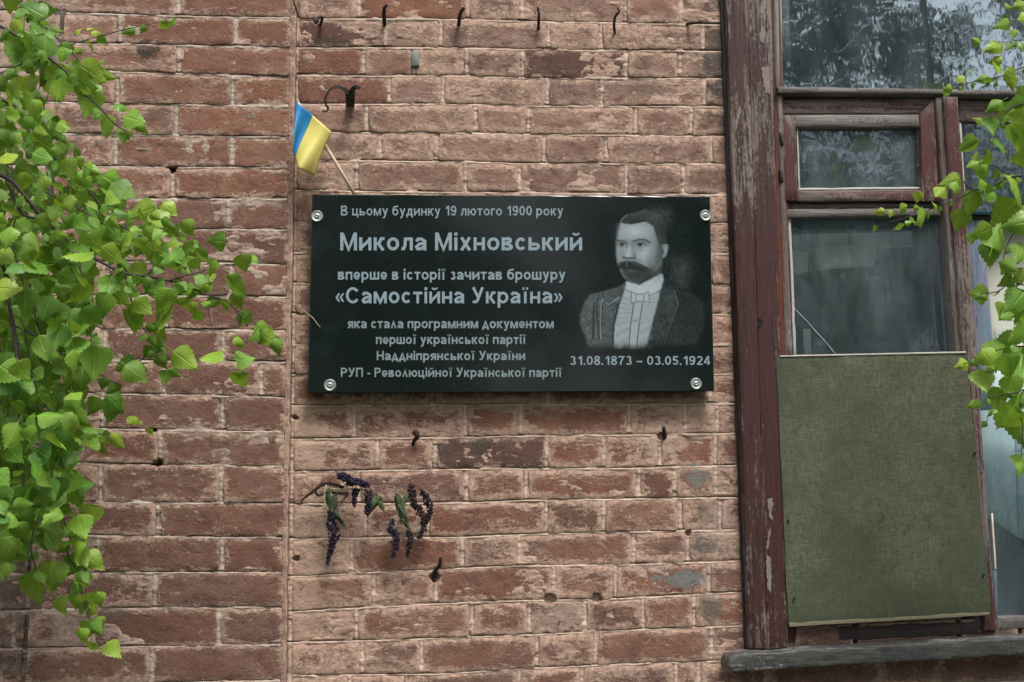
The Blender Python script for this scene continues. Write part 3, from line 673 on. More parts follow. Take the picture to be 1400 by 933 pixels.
for x, y in ((1078, 712), (1345, 786), (1086, 818), (1333, 620)):
    v_, f_ = tube([WV(x, y, -.030), WV(x, y, -.0385)], [.0024, .0030], 8); link('nail_head', mesh('nail_head', v_, f_), IRON, hb)

# ------------------------------------------------------------------ memorial plaque
def granite(name, etch):
    t = NT(name); n = t.noise(t.pos(), 700, 3, .7); n2 = t.noise(t.pos((1, 1, 1), (3, 3, 3)), 14, 5, .6); n3 = t.noise(t.pos((1, 1, 1), (1, 3, 8)), 260, 3, .6)
    col = t.mix(t.ramp(n, .35, .75), (.0045, .0085, .0080), (.014, .022, .021)); col = t.mix(t.ramp(n2, .5, .8, 0., .45), col, (.022, .036, .034))
    rough = .10
    if etch:
        e = t.attr('etch'); e2 = t.math('MULTIPLY', e, t.ramp(n3, .25, .75, .90, 1.08), clamp=True)
        col = t.mix(e2, col, (.50, .60, .64)); rough = t.ramp(e, 0., .5, .10, .7)
    return t.done(col, rough, t.bump(n3, .03, .0003), .3)
PY = -.046
pq = thing('memorial_plaque', 'dark polished granite memorial plaque with white lettering and an etched portrait', 'plaque', W(700, 537, -.02))
v_, f_, a_ = slab(quad([(427, 266), (970.5, 269), (976.5, 535), (421, 538)]), 30, 16, PY, .030, .0012, .0000, .0, 9, us=.002, vs=.004)
link('slab', mesh('slab', v_, f_, a_, False), granite('polished_granite', False), pq)
ETCH = granite('etched_granite', True)
# portrait, etched as tones on a fine mesh
PX0, PX1, PYa, PYb = 786, 966, 277, 482; st = 1.0
gx, gy = np.meshgrid(np.arange(PX0, PX1 + st, st), np.arange(PYa, PYb + st, st)); T = np.zeros(gx.shape)
def blur(m, n):
    for _ in range(n):
        m = (m + np.roll(m, 1, 0) + np.roll(m, -1, 0)) / 3; m = (m + np.roll(m, 1, 1) + np.roll(m, -1, 1)) / 3
    return m
def inpoly(pts):
    c = np.zeros(gx.shape, bool); n = len(pts); j = n - 1
    for i in range(n):
        xi, yi = pts[i]; xj, yj = pts[j]
        with np.errstate(divide='ignore', invalid='ignore'):
            c ^= ((yi > gy) != (yj > gy)) & (gx < (xj - xi) * (gy - yi) / (yj - yi + 1e-9) + xi)
        j = i
    return c.astype(float)
def A(*p): return [(785 + x / 7.778, 275 + y / 7.778) for x, y in p]
def B(*p): return [(785 + x / 7.778, 375 + y / 7.778) for x, y in p]
def lay(pts, tone, soft=1, op=1.):
    global T
    m = blur(inpoly(pts), soft) * op; T = T * (1 - m) + tone * m
tex = fbm(gx / 3, gy / 3, 61, 3)
def blob(cx, cy, rx, ry, tone, op=1., p=1.):
    global T
    q = np.exp(-1.3 * (((gx - cx) / rx) ** 2 + ((gy - cy) / ry) ** 2)) * op; q = q * (1 + (tex * .35 if rx > 12 else 0)); T = T * (1 - q) + tone * q
def stroke(pts, wd, tone, op=1.):
    global T
    d = np.full(gx.shape, 1e9)
    for (x0, y0), (x1, y1) in zip(pts, pts[1:]):
        L = (x1 - x0) ** 2 + (y1 - y0) ** 2 + 1e-9; t = np.clip(((gx - x0) * (x1 - x0) + (gy - y0) * (y1 - y0)) / L, 0, 1)
        d = np.minimum(d, np.hypot(gx - x0 - t * (x1 - x0), gy - y0 - t * (y1 - y0)))
    m = np.clip(1.2 - d / wd, 0, 1) * op; T = T * (1 - m) + tone * m
blob(906, 298, 20, 22, .21, .8); blob(930, 368, 24, 28, .20, .9); blob(934, 384, 12, 14, .27, .6); blob(888, 288, 18, 9, .10, .6)
# coat
lay(B((545, 90), (440, 150), (330, 185), (170, 225), (120, 270), (60, 430), (55, 520), (110, 660), (150, 790), (420, 790), (550, 300)), .20, 2)
lay(B((950, 30), (1060, 130), (1250, 190), (1380, 300), (1390, 560), (1300, 760), (760, 770), (905, 200)), .13, 4)
lay(B((925, 120), (1050, 170), (1110, 330), (1020, 560), (930, 700), (770, 700), (870, 340)), .165, 2)
stroke(B((310, 265), (290, 300), (280, 480), (285, 700)), .8, .34); stroke(B((300, 285), (370, 325), (430, 285), (480, 250)), .8, .36)
stroke(B((160, 240), (180, 330), (190, 520)), .9, .21); stroke(B((215, 300), (205, 500), (200, 690)), 1.1, .01); stroke(B((245, 255), (240, 400), (265, 700)), 1.0, .02)
stroke(B((330, 185), (270, 230), (240, 250)), 1.0, .19); stroke(B((1110, 330), (1030, 540), (960, 720)), 1.0, .01); stroke(B((1060, 170), (1110, 325)), .8, .17)
stroke(B((420, 740), (415, 560), (470, 330), (545, 150)), 1.3, .0)
cl = fbm(gx / 1.4, gy / 2.2, 71, 2); T = T * (.88 + .30 * tex + .38 * cl)
T = T * np.clip(1.25 - (gx - 800) / 260, .35, 1.2)
blob(*B((200, 300))[0], 9, 12, .26, .5); blob(*B((370, 420))[0], 7, 22, .24, .5); blob(*B((1020, 330))[0], 10, 18, .19, .5)
stroke(B((310, 265), (290, 300), (280, 480), (285, 700)), .9, .38); stroke(B((300, 285), (370, 325), (430, 285), (480, 250)), .9, .40)
stroke(B((318, 290), (300, 330), (292, 480), (297, 700)), .9, .04, .8); stroke(B((375, 335), (440, 295)), .9, .04, .8)
stroke(B((1060, 170), (1110, 325), (1030, 540), (965, 720)), .8, .30, .8); stroke(B((1122, 330), (1042, 545), (975, 720)), 1.1, .02, .9); stroke(B((990, 250), (1060, 230)), .7, .28, .6)
stroke(B((215, 300), (205, 500), (200, 690)), 1.1, .03, .8); stroke(B((170, 225), (330, 185), (440, 150)), .9, .34, .6)
# shirt, collar and bow
lay(B((545, 130), (490, 300), (430, 560), (420, 800), (760, 800), (830, 520), (915, 190), (700, 140)), .52, 1)
for k in range(26):
    x = 440 + k * 15
    if 560 < x < 690: continue
    dx = 110 * (x - 600) / 300
    stroke(B((x + 75 + dx * .3, 240), (x + 20, 520), (x, 800)), .35, .33, .75)
stroke(B((635, 310), (600, 540), (580, 780)), 1.0, .16); stroke(B((728, 310), (690, 540), (665, 780)), 1.0, .16)
blob(*B((650, 490))[0], 4, 3, .36, .8)
lay(B((545, 70), (548, 150), (640, 200), (800, 230), (920, 170), (950, 60), (940, 0), (905, 0), (700, 110)), .60, 1)
stroke(B((548, 165), (640, 205)), .7, .3); stroke(B((800, 225), (920, 180)), .8, .26); stroke(B((695, 118), (660, 95), (560, 70)), .7, .1)
lay(B((605, 185), (660, 215), (740, 215), (790, 185), (805, 300), (740, 290), (660, 295), (610, 315)), .56, 0)
stroke(B((605, 185), (610, 312), (660, 292), (740, 290), (803, 300), (790, 185), (740, 212), (660, 214), (605, 185)), .7, .22); stroke(B((655, 215), (655, 292)), .7, .25); stroke(B((742, 215), (742, 290)), .7, .2)
# head
face = A((490, 230), (470, 330), (452, 420), (445, 540), (458, 660), (490, 745), (540, 825), (610, 862), (700, 872), (800, 820), (885, 760), (930, 690), (925, 600), (905, 470), (880, 380), (850, 270), (770, 215), (640, 240))
lay(face, .42, 1)
blob(*A((640, 320))[0], 22, 13, .58, .9); blob(*A((760, 560))[0], 12, 13, .60, .9); blob(*A((560, 540))[0], 4, 9, .58, .7); blob(*A((880, 600))[0], 8, 26, .24, .9); blob(*A((480, 560))[0], 4, 12, .42, .5)
blob(*A((865, 330))[0], 6, 12, .33, .5)
lay(A((925, 480), (955, 455), (1000, 465), (998, 520), (975, 590), (935, 610)), .46, 1); stroke(A((930, 500), (945, 480), (985, 480), (985, 540)), .8, .24, .8); blob(*A((942, 540))[0], 2.5, 6, .12, .9)
# hair
lay(A((490, 215), (515, 180), (560, 140), (640, 120), (760, 80), (900, 150), (975, 250), (982, 440), (925, 470), (905, 470), (880, 390), (845, 270), (750, 210), (600, 250), (520, 238)), .13, 1)
blob(*A((855, 165))[0], 11, 8, .20, .75); blob(*A((930, 340))[0], 7, 14, .07, .7); blob(*A((620, 195))[0], 13, 4, .08, .6)
stroke(A((495, 225), (515, 185), (560, 150)), 1.2, .34, .8); stroke(A((600, 150), (680, 135), (760, 110)), .9, .26, .7); stroke(A((600, 235), (700, 222), (750, 205)), 1.6, .05, .8)
for k in range(26):
    a0 = 505 + 17 * k; stroke(A((a0, 232 - k * 2.5 + (k > 14) * (k - 14) * 9), (a0 + 30, 168 - k * 3.2 + (k > 14) * (k - 14) * 11)), .45, (.22, .05, .15)[k % 3], .55)
blob(*A((905, 560))[0], 5, 30, .20, .8); blob(*A((840, 500))[0], 6, 16, .42, .6); blob(*A((640, 640))[0], 12, 4, .30, .6)
stroke(A((470, 245), (455, 330), (447, 420), (442, 540), (455, 650)), 1.0, .30, .7)
# eyes, brows, nose
stroke(A((455, 418), (500, 425), (555, 438)), 1.3, .07, .9); stroke(A((620, 432), (700, 408), (760, 415), (805, 445)), 1.4, .08, .9)
blob(*A((510, 448))[0], 10, 4.5, .24, .8); blob(*A((715, 445))[0], 14, 5, .24, .8); blob(*A((590, 470))[0], 4, 8, .34, .6); blob(*A((512, 466))[0], 7, 2.8, .26, .6); blob(*A((705, 468))[0], 9, 2.8, .26, .6); stroke(A((475, 458), (510, 452), (548, 462)), .8, .05, .9); stroke(A((655, 466), (700, 452), (760, 468)), .8, .05, .9); blob(*A((530, 470))[0], 1.8, 1.2, .52, .9); blob(*A((480, 470))[0], 1.5, 1.1, .46, .8); blob(*A((735, 471))[0], 2.2, 1.3, .52, .9); blob(*A((668, 471))[0], 1.8, 1.1, .48, .8); blob(*A((510, 468))[0], 2.2, 2.0, .0, 1); blob(*A((700, 468))[0], 2.4, 2.1, .0, 1)
stroke(A((660, 490), (730, 495), (780, 475)), .7, .40, .8); stroke(A((570, 460), (548, 530), (520, 590)), 1.2, .30, .5); stroke(A((620, 470), (640, 560), (650, 600)), 2.0, .30, .45)
stroke(A((520, 600), (570, 612), (640, 605)), 1.6, .08, .8); stroke(A((640, 560), (655, 600), (640, 625)), 1.4, .22, .6); blob(*A((700, 520))[0], 8, 3, .34, .5); blob(*A((800, 640))[0], 7, 12, .30, .6); blob(*A((590, 520))[0], 2.2, 9, .64, .6); blob(*A((575, 570))[0], 4, 4, .58, .5)
# moustache and shaded chin
lay(A((500, 660), (600, 670), (720, 700), (850, 720), (870, 770), (800, 830), (700, 872), (610, 862), (545, 822), (505, 750)), .11, 5, .95); blob(*A((840, 720))[0], 8, 8, .22, .7)
lay(A((455, 705), (475, 660), (540, 635), (600, 640), (700, 665), (790, 715), (760, 745), (650, 730), (560, 715), (490, 725)), .07, 1, .95)
stroke(A((545, 630), (560, 660), (565, 700)), .8, .40, .7); stroke(A((600, 650), (680, 680), (770, 720)), .8, .24, .7); stroke(A((470, 690), (520, 655)), .8, .22, .7); blob(*A((610, 745))[0], 7, 2.6, .22, .7)
for k in range(30):
    x_ = 520 + 11 * k; y_ = 740 + 60 * math.sin(PI * k / 30) + (k * 37 % 17); stroke(A((x_, y_), (x_ + 8 - k * .5, y_ + 34)), .4, (.26, .03, .16)[k % 3], .6)
for k in range(26):
    x_ = 470 + 12 * k; y_ = 652 + 3.2 * max(0, k - 9) + (k * 29 % 13) - (14 if k < 6 else 0); stroke(A((x_, y_), (x_ + (k - 9) * 1.4, y_ + 42)), .4, (.24, .02, .14)[k % 3], .6)
stroke(A((490, 755), (540, 822)), .8, .30, .7); stroke(A((930, 690), (850, 780), (700, 868)), 1.0, .05, .6)
T = T * (1 + .05 * fbm(gx / 1.7, gy / 1.7, 31, 2))
fade = np.clip((480 - gy - 3 * fbm(gx / 8, gy * 0, 8, 2)) / 12, 0, 1); T = T * fade
T = np.clip(np.clip(T, 0, 1) ** 1.65 * 1.55, 0, .95); T[0] = T[-1] = 0; T[:, 0] = T[:, -1] = 0
P = W(gx, gy, PY - .0005).reshape(-1, 3)
link('portrait', mesh('portrait', P, [(a, d, c, b) for a, b, c, d in grid_faces(gx.shape[1], gx.shape[0])], {'etch': T.ravel()}, False), ETCH, pq)

# lettering: a grotesque alphabet drawn as strokes (cap height 1)
X = .73; h = .088
def el(cx, cy, rx, ry, a0=0, a1=360, n=16):
    return [(cx + rx * math.cos(math.radians(a0 + (a1 - a0) * k / n)), cy + ry * math.sin(math.radians(a0 + (a1 - a0) * k / n))) for k in range(n + 1)]
def glyph(ch, alt):
    w = .60; S = []; s = S.append
    def O(x0, x1, y0, y1): s(el((x0 + x1) / 2, (y0 + y1) / 2, (x1 - x0) / 2 - h, (y1 - y0) / 2 - h + .005, n=20))
    H = X
    if ch in 'МНРПВСУ': H = 1.0
    L, B_ = h, h; 
    if ch == ' ': return .30, S
    if ch == '.': s([(h, 0), (h, .19)]); return .19, S
    if ch == '-': s([(0.02, .36), (.34, .36)]); return .36, S
    if ch == '–': s([(0, .38), (.58, .38)]); return .58, S
    if ch in '«»':
        for o in (0, .24):
            p = [(o + .22, .62), (o + .05, .36), (o + .22, .10)]
            if ch == '»': p = [(.5 - a, b) for a, b in p]
            s(('thin', p))
        return .5, S
    if ch == 'о': O(0, .66, 0, X); return .66, S
    if ch == 'с': w = .6; s(el(w / 2 + .01, X / 2, w / 2 - h, X / 2 - h, 38, 322)); return w, S
    if ch == 'С': w = .84; s(el(w / 2, .5, w / 2 - h, .5 - h + .01, 35, 325, 22)); return w, S
    if ch == 'е': w = .63; s([(h * 1.3, X * .46), (w - h, X * .46)] + el(w / 2, X / 2, w / 2 - h, X / 2 - h, 0, 322)[0:]); return w, S
    if ch == 'р': w = .66; s([(h, -.27), (h, X)]); O(0.0, w, 0, X); return w, S
    if ch == 'б': w = .66; O(0, w, 0, X - .02); s([(h, X / 2 - .02), (h + .01, .66), (.2, .86), (.4, .9), (w - .05, .95)]); return w, S
    if ch == 'а': w = .62; s([(h * .9, X * .70), (w * .28, X - h), (w * .55, X - h), (w - h * 1.1, X * .70), (w - h * 1.1, 0)]); s([(w - h * 1.3, X * .55), (w * .4, X * .50), (h, X * .28), (w * .22, h * .95), (w * .5, h), (w - h * 1.4, X * .28)]); return w, S
    if ch == 'у': w = .62; s([(h, X), (w * .53, .10)]); s([(w - h, X), (w * .44, -.10), (w * .3, -.2), (.06, -.2)]); return w, S
    if ch in 'ий':
        w = .66; s([(h, 0), (h, X)]); s([(w - h, 0), (w - h, X)]); s([(h * 1.2, .13), (w - h * 1.2, X - .13)])
        if ch == 'й': s(('thin', el(w / 2, 1.0, .15, .12, 190, 350, 8)))
        return w, S
    if ch in 'нН': w = .62 if ch == 'н' else .76; s([(h, 0), (h, H)]); s([(w - h, 0), (w - h, H)]); s([(h * 2, H / 2), (w - 2 * h, H / 2)]); return w, S
    if ch in 'пП': w = .62 if ch == 'п' else .76; s([(h, 0), (h, H - h), (w - h, H - h), (w - h, 0)]); return w, S
    if ch == 'т': w = .56; s([(0, X - h), (w, X - h)]); s([(w / 2, 0), (w / 2, X - 2 * h)]); return w, S
    if ch == 'г': w = .44; s([(h, 0), (h, X - h), (w, X - h)]); return w, S
    if ch == 'к': w = .60; s([(h, 0), (h, X)]); s([(h * 2, X * .46), (w * .48, X * .55), (w * .68, X - h * .8), (w - .02, X - h * .8)]); s([(w * .45, X * .50), (w - h * .9, 0)]); return w, S
    if ch == 'х': w = .62; s([(h, 0), (w - h, X)]); s([(h, X), (w - h, 0)]); return w, S
    if ch in 'мМ': w = .80 if ch == 'м' else .90; s([(h, 0), (h, H)]); s([(w - h, 0), (w - h, H)]); s([(h * 1.3, H - .04), (w / 2, .06), (w - h * 1.3, H - .04)]); return w, S
    if ch == 'л':
        w = .62
        if alt: s([(h, 0), (w / 2, X - .06), (w - h, 0)]); return w, S
        s([(w - h, 0), (w - h, X - h), (w * .36, X - h), (w * .32, .3), (w * .22, h * 1.1), (0, h)]); return w, S
    if ch == 'д':
        w = .68
        if alt: s([(h * .9, -.18), (h * .9, h), (w - h * .9, h), (w - h * .9, -.18)]); s([(w * .22, h * 2), (w / 2, X - .05), (w * .78, h * 2)]); return w, S
        s([(h * .8, -.19), (h * .8, h), (w - h * .8, h), (w - h * .8, -.19)]); s([(w * .78, h * 2), (w * .78, X - h), (w * .38, X - h), (w * .35, .35), (w * .24, h * 2)]); return w, S
    if ch == 'ц': w = .68; s([(h, X), (h, h), (w - h, h), (w - h, -.19)]); s([(w - h * 2, h * 2), (w - h * 2, X)]); return w, S
    if ch == 'ш': w = .88; s([(h, X), (h, h), (w - h, h), (w - h, X)]); s([(w / 2, 2 * h), (w / 2, X)]); return w, S
    if ch == 'ь': w = .62; s([(h, X), (h, h), (w * .6, h)] + el(w * .6, X * .30 , w * .4 - h, X * .30 - h, -90, 90, 8) + [(h * 2, X * .6 - h)]); return w, S
    if ch in 'вВ':
        w = .61 if ch == 'в' else .74; m = H * .53
        s([(h, 0), (h, H)]); s([(h * 2, H - h), (w * .55, H - h)] + el(w * .55, (H + m) / 2, w * .36 - h, (H - m) / 2 - h + .03, 80, -80, 6) + [(h * 2, m)])
        s([(h * 2, m - .02), (w * .58, m - .02)] + el(w * .58, (m) / 2, w * .42 - h, m / 2 - h + .01, 80, -80, 6) + [(h * 2, h)]); return w, S
    if ch == 'Р': w = .70; s([(h, 0), (h, 1)]); s([(h * 2, 1 - h), (w * .55, 1 - h)] + el(w * .55, .70, w * .45 - h, .30 - h, 85, -85, 8) + [(h * 2, .40 + h)]); return w, S
    if ch == 'У': w = .74; s([(h, 1), (w * .54, .36)]); s([(w - h, 1), (w * .50, .24), (w * .36, h), (w * .08, h)]); return w, S
    if ch == 'ю': w = .92; s([(h, 0), (h, X)]); s([(h * 2, X / 2), (.36, X / 2)]); O(.28, w, 0, X); return w, S
    if ch == 'я': w = .62; s([(w - h, 0), (w - h, X)]); s([(w - 2 * h, X - h), (w * .45, X - h)] + el(w * .45, X * .70, w * .42 - h, X * .30 - h, 95, 265, 8) + [(w - 2 * h, X * .38)]); s([(w * .50, X * .38), (h, 0)]); return w, S
    if ch == 'з': w = .52; s(el(w * .48, X * .74, w * .44 - h, X * .26 - h + .03, 150, -80, 8)); s(el(w * .5, X * .27, w * .5 - h, X * .27 - h + .02, 80, -155, 8)); return w, S
    if ch == 'ч': w = .60; s([(h, X), (h, X * .55), (w * .35, X * .42), (w - 2 * h, X * .45)]); s([(w - h, 0), (w - h, X)]); return w, S
    if ch in 'ії':
        w = .20 if ch == 'і' else .36; s([(w / 2, 0), (w / 2, X)])
        for x in ([w / 2] if ch == 'і' else [.07, .29]): s([(x, .82), (x, 1.0)]) if ch == 'і' else s(('thin', [(x, .84), (x, 1.0)]))
        return w, S
    w = .62
    if ch == '0': s(el(w / 2, .5, w / 2 - h, .5 - h, n=20)); return w, S
    if ch == '1': s([(.40, 0), (.40, .98)]); s([(.12, .70), (.28, .80), (.34, .94)]); return .52, S
    if ch == '2': s(el(w / 2, .70, w / 2 - h, .30 - h, 160, -20, 10) + [(w * .6, .40), (h, h)]); s([(h * .6, h * .9), (w, h * .9)]); return w, S
    if ch == '3': s(el(w * .48, .74, w * .44 - h, .26 - h + .01, 155, -80, 9)); s(el(w * .5, .28, w * .5 - h, .28 - h + .01, 80, -155, 9)); return w, S
    if ch == '4': s([(w * .70, 0), (w * .70, 1)]); s([(w * .62, .92), (h * .8, .32), (w, .27)][:2]); s([(0.02, .27), (w, .27)]); return w, S
    if ch == '5': s([(w * .92, 1 - h), (w * .28, 1 - h), (h * 1.3, .52)]); s(el(w * .48, .33, w * .5 - h, .33 - h, 140, -150, 12)); return w, S
    if ch == '7': s([(0, 1 - h), (w - h, 1 - h), (w * .45, .4), (w * .36, 0)]); return w, S
    if ch == '8': s(el(w / 2, .75, w * .46 - h, .25 - h + .02, n=16)); s(el(w / 2, .28, w * .5 - h, .28 - h + .02, n=16)); return w, S
    if ch == '9': s(el(w / 2, .68, w / 2 - h, .32 - h, n=16)); s([(w - h, .66), (w - h * 1.1, .40), (w * .66, h * 1.1), (w * .36, h * .9), (h, .2)]); return w, S
    raise ValueError(ch)
def ribbon(pts, hw, closed):
    pts = [Vector((*p, 0)) for p in pts]
    q = [pts[0]]
    for p in pts[1:]:
        if (p - q[-1]).length > 1e-3: q.append(p)
    if closed: q = q[:-1]
    n = len(q); V = []
    for i in range(n):
        a = q[(i - 1) % n] if (closed or i > 0) else None; b = q[(i + 1) % n] if (closed or i < n - 1) else None
        d1 = (q[i] - a).normalized() if a is not None else (b - q[i]).normalized(); d2 = (b - q[i]).normalized() if b is not None else d1
        n1 = Vector((-d1.y, d1.x, 0)); n2 = Vector((-d2.y, d2.x, 0)); m = (n1 + n2)
        m = m.normalized() if m.length > .1 else n1
        k = hw / max(.5, m.dot(n1)); V += [q[i] + m * k, q[i] - m * k]
    Fc = [(2 * i, 2 * i + 1, 2 * i + 3, 2 * i + 2) for i in range(n - 1)]
    if closed: Fc.append((2 * n - 2, 2 * n - 1, 1, 0))
    return V, Fc
LET = None
t_ = NT('etched_lettering'); n_ = t_.noise(t_.pos(), 320, 3, .7); nl = t_.noise(t_.pos((1, 1, 1), (2, 2, 2)), 9, 3, .6)
LET = t_.done(t_.mix(t_.ramp(n_, .3, .7), (.16, .225, .27), (.30, .385, .43)), .7, None, .3)
LET2 = NT('dim_etched_lettering'); n_ = LET2.noise(LET2.pos(), 320, 3, .7)
LET2 = LET2.done(LET2.mix(LET2.ramp(n_, .3, .7), (.13, .185, .20), (.27, .34, .355)), .7, None, .3)
def text_line(txt, x0, x1, base, cap, alt=False, weight=1.0, mat=None):
    x = 0; items = []; mnv = 1e9; gap = .105
    for ch in txt:
        w_, S = glyph(ch, alt)
        for q in S: items.append((x, q))
        x += w_ + (gap if ch != ' ' else 0.04)
    tot = x - gap; acc = Acc(); k = 0
    for ox, q in items:
        hw = h * weight
        if isinstance(q, tuple): q = q[1]; hw *= .68
        closed = len(q) > 4 and math.dist(q[0], q[-1]) < 1e-6
        V, Fc = ribbon(q, hw, closed); k += 1
        P = [WV(x0 + (v.x + ox) / tot * (x1 - x0), base - v.y * cap, PY - .0006 - .00004 * (k % 7)) for v in V]
        acc.add(P, [f[::-1] for f in Fc])
    return acc.obj('inscription', mat or LET, pq, False)
text_line('В цьому будинку 19 лютого 1900 року', 466, 770, 295, 13.6, weight=.80)
text_line('Микола Міхновський', 465, 796, 342.6, 24.4, weight=.93)
text_line('вперше в історії зачитав брошуру', 462, 773, 382.6, 14.8, weight=.90)
text_line('«Самостійна Україна»', 459, 769, 415, 22, weight=.9)
text_line('яка стала програмним документом', 475, 757, 449, 13.2, True, .98, LET2)
text_line('першої української партії', 514, 719, 470.6, 13, True, .98, LET2)
text_line('Наддніпрянської України', 515, 718, 492.6, 12.6, True, .98, LET2)
text_line('РУП - Революційної Української партії', 466, 768, 515.6, 12.6, True, .92, LET2)
text_line('31.08.1873 – 03.05.1924', 779, 971, 499.3, 12.4, weight=.85)
for x, y in ((433.5, 296), (964.5, 295), (451, 527), (951.5, 525)):
    s = .00173                                   # metres per pixel here
    c = WV(x, y, PY); prof = [(8.2, 0), (8.2, -.8), (7.0, -1.9), (5.4, -1.5), (4.6, -1.0), (3.6, -1.1), (3.0, -2.4), (2.0, -2.8), (1.4, -2.2), (0.01, -1.2)]
    V, Fc = [], []; n = 24
    for r_, y_ in prof:
        for k in range(n): V.append(c + Vector((r_ * s * math.cos(2 * PI * k / n), y_ * s * 1.1, r_ * s * math.sin(2 * PI * k / n))))
    for i in range(len(prof) - 1):
        for k in range(n): Fc.append((i * n + k, i * n + (k + 1) % n, (i + 1) * n + (k + 1) % n, (i + 1) * n + k))
    link('screw_cap', mesh('screw_cap', V, Fc, None, False), STEEL, pq)

# ------------------------------------------------------------------ flag
fg = thing('hand_flag', 'small blue and yellow flag on a pale wooden stick tucked behind the plaque', 'flag', W(485, 266, -.03))
def flagface(u0, u1, mat, name, nu, nv=22):
    u, v = np.meshgrid(np.linspace(u0, u1, nu), np.linspace(0, 1, nv))
    tx = np.interp(u, [0, .47, 1], [405.5, 427.5, 453.5]); ty = np.interp(u, [0, .47, 1], [139, 158, 180.5])
    bx = np.interp(u, [0, .3, .47, .7, 1], [402, 402.0, 403.5, 407, 428.5]); by = np.interp(u, [0, .3, .47, .7, 1], [205, 210, 214.5, 230, 240.5])
    px = tx + (bx - tx) * v + 1.2 * np.sin(v * 5 + u * 3) * v; py = ty + (by - ty) * v - 3.5 * np.sin(PI * v) * (u > .9) * (u - .9) * 4
    px = px - 1.6 * np.sin(PI * v) * (1 - u) ** 4
    y = -.090 + .014 * u - .016 * np.sin(u * 9 + .4 + 1.2 * v) * (.25 + .75 * v) - .005 * np.sin(u * 16 + 2 * v) * v * (1 - .5 * u) + .006 * np.sin(v * 4 + 1)
    P = W(px, py, y).reshape(-1, 3)
    o = link(name, mesh(name, P, [(a, d, c, b) for a, b, c, d in grid_faces(nu, nv)], None, True), mat, fg)
    m = o.modifiers.new('thickness', 'SOLIDIFY'); m.thickness = .0006
def cloth(name, col):
    t = NT(name); n = t.noise(t.pos(), 600, 2, .5); t.done(t.mix(n, tuple(q * .93 for q in col), col), .45, t.bump(n, .15, .0004), .4)
    tl = t.n('ShaderNodeBsdfTranslucent'); tl.inputs[0].default_value = (*col, 1); mx = t.n('ShaderNodeMixShader'); mx.inputs[0].default_value = .25
    t.l(t.b.outputs[0], mx.inputs[1]); t.l(tl.outputs[0], mx.inputs[2]); t.l(mx.outputs[0], t.out.inputs[0]); return t.m
flagface(0, .47, cloth('blue_cloth', (.03, .30, .66)), 'blue_stripe', 14)
flagface(.47, 1, cloth('yellow_cloth', (.80, .71, .20)), 'yellow_stripe', 16)
v_, f_ = tube([WV(488, 271, -.035), WV(463, 229, -.044), WV(444, 198, -.052), WV(424, 166, -.052), WV(407, 140, -.052)], [.0042, .0042, .0042, .004, .0036], 10)
link('stick', mesh('stick', v_, f_, None, True), simple('pale_wood', (.62, .50, .37), .6, 0, 200, .15), fg)

# ------------------------------------------------------------------ nails and hooks in the wall
def nail(name, label, cat, pts, rad, depths, group=None, extra=None):
    P = smooth_path([(x, y, d) for (x, y), d in zip(pts, depths)], 4)
    rr = np.interp(np.linspace(0, 1, len(P)), np.linspace(0, 1, len(rad)), rad)
    o = tag(link(name, None), label, cat, group)
    v_, f_ = tube([WV(*q) for q in P], list(rr * 1.35), 8)
    bpy.data.objects.remove(o); o = link(name, mesh(name, v_, f_, None, True), IRON); return tag(o, label, cat, group)
GN = 'bent nails along the top of the wall'
nail('bent_nail', 'curled iron nail nearest the pilaster, in the top row of nails', 'nail', [(428, 24), (432, 31), (435.5, 24.5), (440, 24.5), (439, 32), (434, 38)], [.0022, .003, .003, .003, .0026, .0024], [-.03, -.034, -.03, -.024, -.01, .012], GN)
nail('bent_nail', 'upright bent nail above the big split hook, at the edge of the orange brick', 'nail', [(530, 7), (525.8, 11), (525, 22), (526.5, 40)], [.0022, .0032, .0036, .0038], [-.045, -.04, -.026, .012], GN)
nail('bent_nail', 'bent nail at the right end of the smooth orange brick', 'nail', [(634.6, 10.5), (630, 17), (628, 26), (627, 38)], [.0026, .0034, .0036, .0036], [-.045, -.036, -.026, .012], GN)
nail('bent_nail', 'nearly straight upright nail between the two middle bent nails of the top row', 'nail', [(735.4, 10), (736.8, 20), (736.4, 30), (736, 45)], [.0024, .0024, .0028, .003], [-.04, -.036, -.024, .012], GN)
nail('bent_nail', 'thin zigzag nail with a kinked tip in the top row of nails', 'nail', [(843.5, 10.5), (846.5, 16.5), (841, 23), (839.6, 37), (841.7, 51)], [.0014, .0018, .0026, .0026, .0022], [-.05, -.045, -.036, -.02, .012], GN)
nail('bent_nail', 'nail bent over sideways beside the window frame', 'nail', [(959.7, 30), (952, 31.5), (946, 32), (935.6, 34)], [.0022, .0026, .0028, .0026], [-.03, -.026, -.018, .012], GN)
nail('iron_wire', 'thin dark wire end hanging over the pilaster corner at the top', 'wire', [(401, -30), (402, 2), (404.5, 11), (408, 20)], [.0014, .0014, .0014, .001], [-.05, -.045, -.03, .008])
GL = 'nail stubs below the plaque'
nail('nail_stub', 'broken nail stub just below the lower edge of the plaque, left part', 'nail', [(566, 589), (571, 597), (566, 603), (562.5, 617)], [.0028, .0042, .0034, .0026], [-.02, -.018, -.006, .008], GL)
nail('nail_stub', 'rusty nail stub set in a pale mortar patch below the right part of the plaque', 'nail', [(907.4, 584), (908, 592), (909, 602)], [.0032, .0036, .0034], [-.018, -.01, .010], GL)
nail('nail_stub', 'crooked nail stub in the joint right of the hanging flowers', 'nail', [(602.6, 762), (601, 773), (595, 781), (592, 797)], [.0030, .0034, .0036, .0036], [-.02, -.014, -.002, .014], GL)
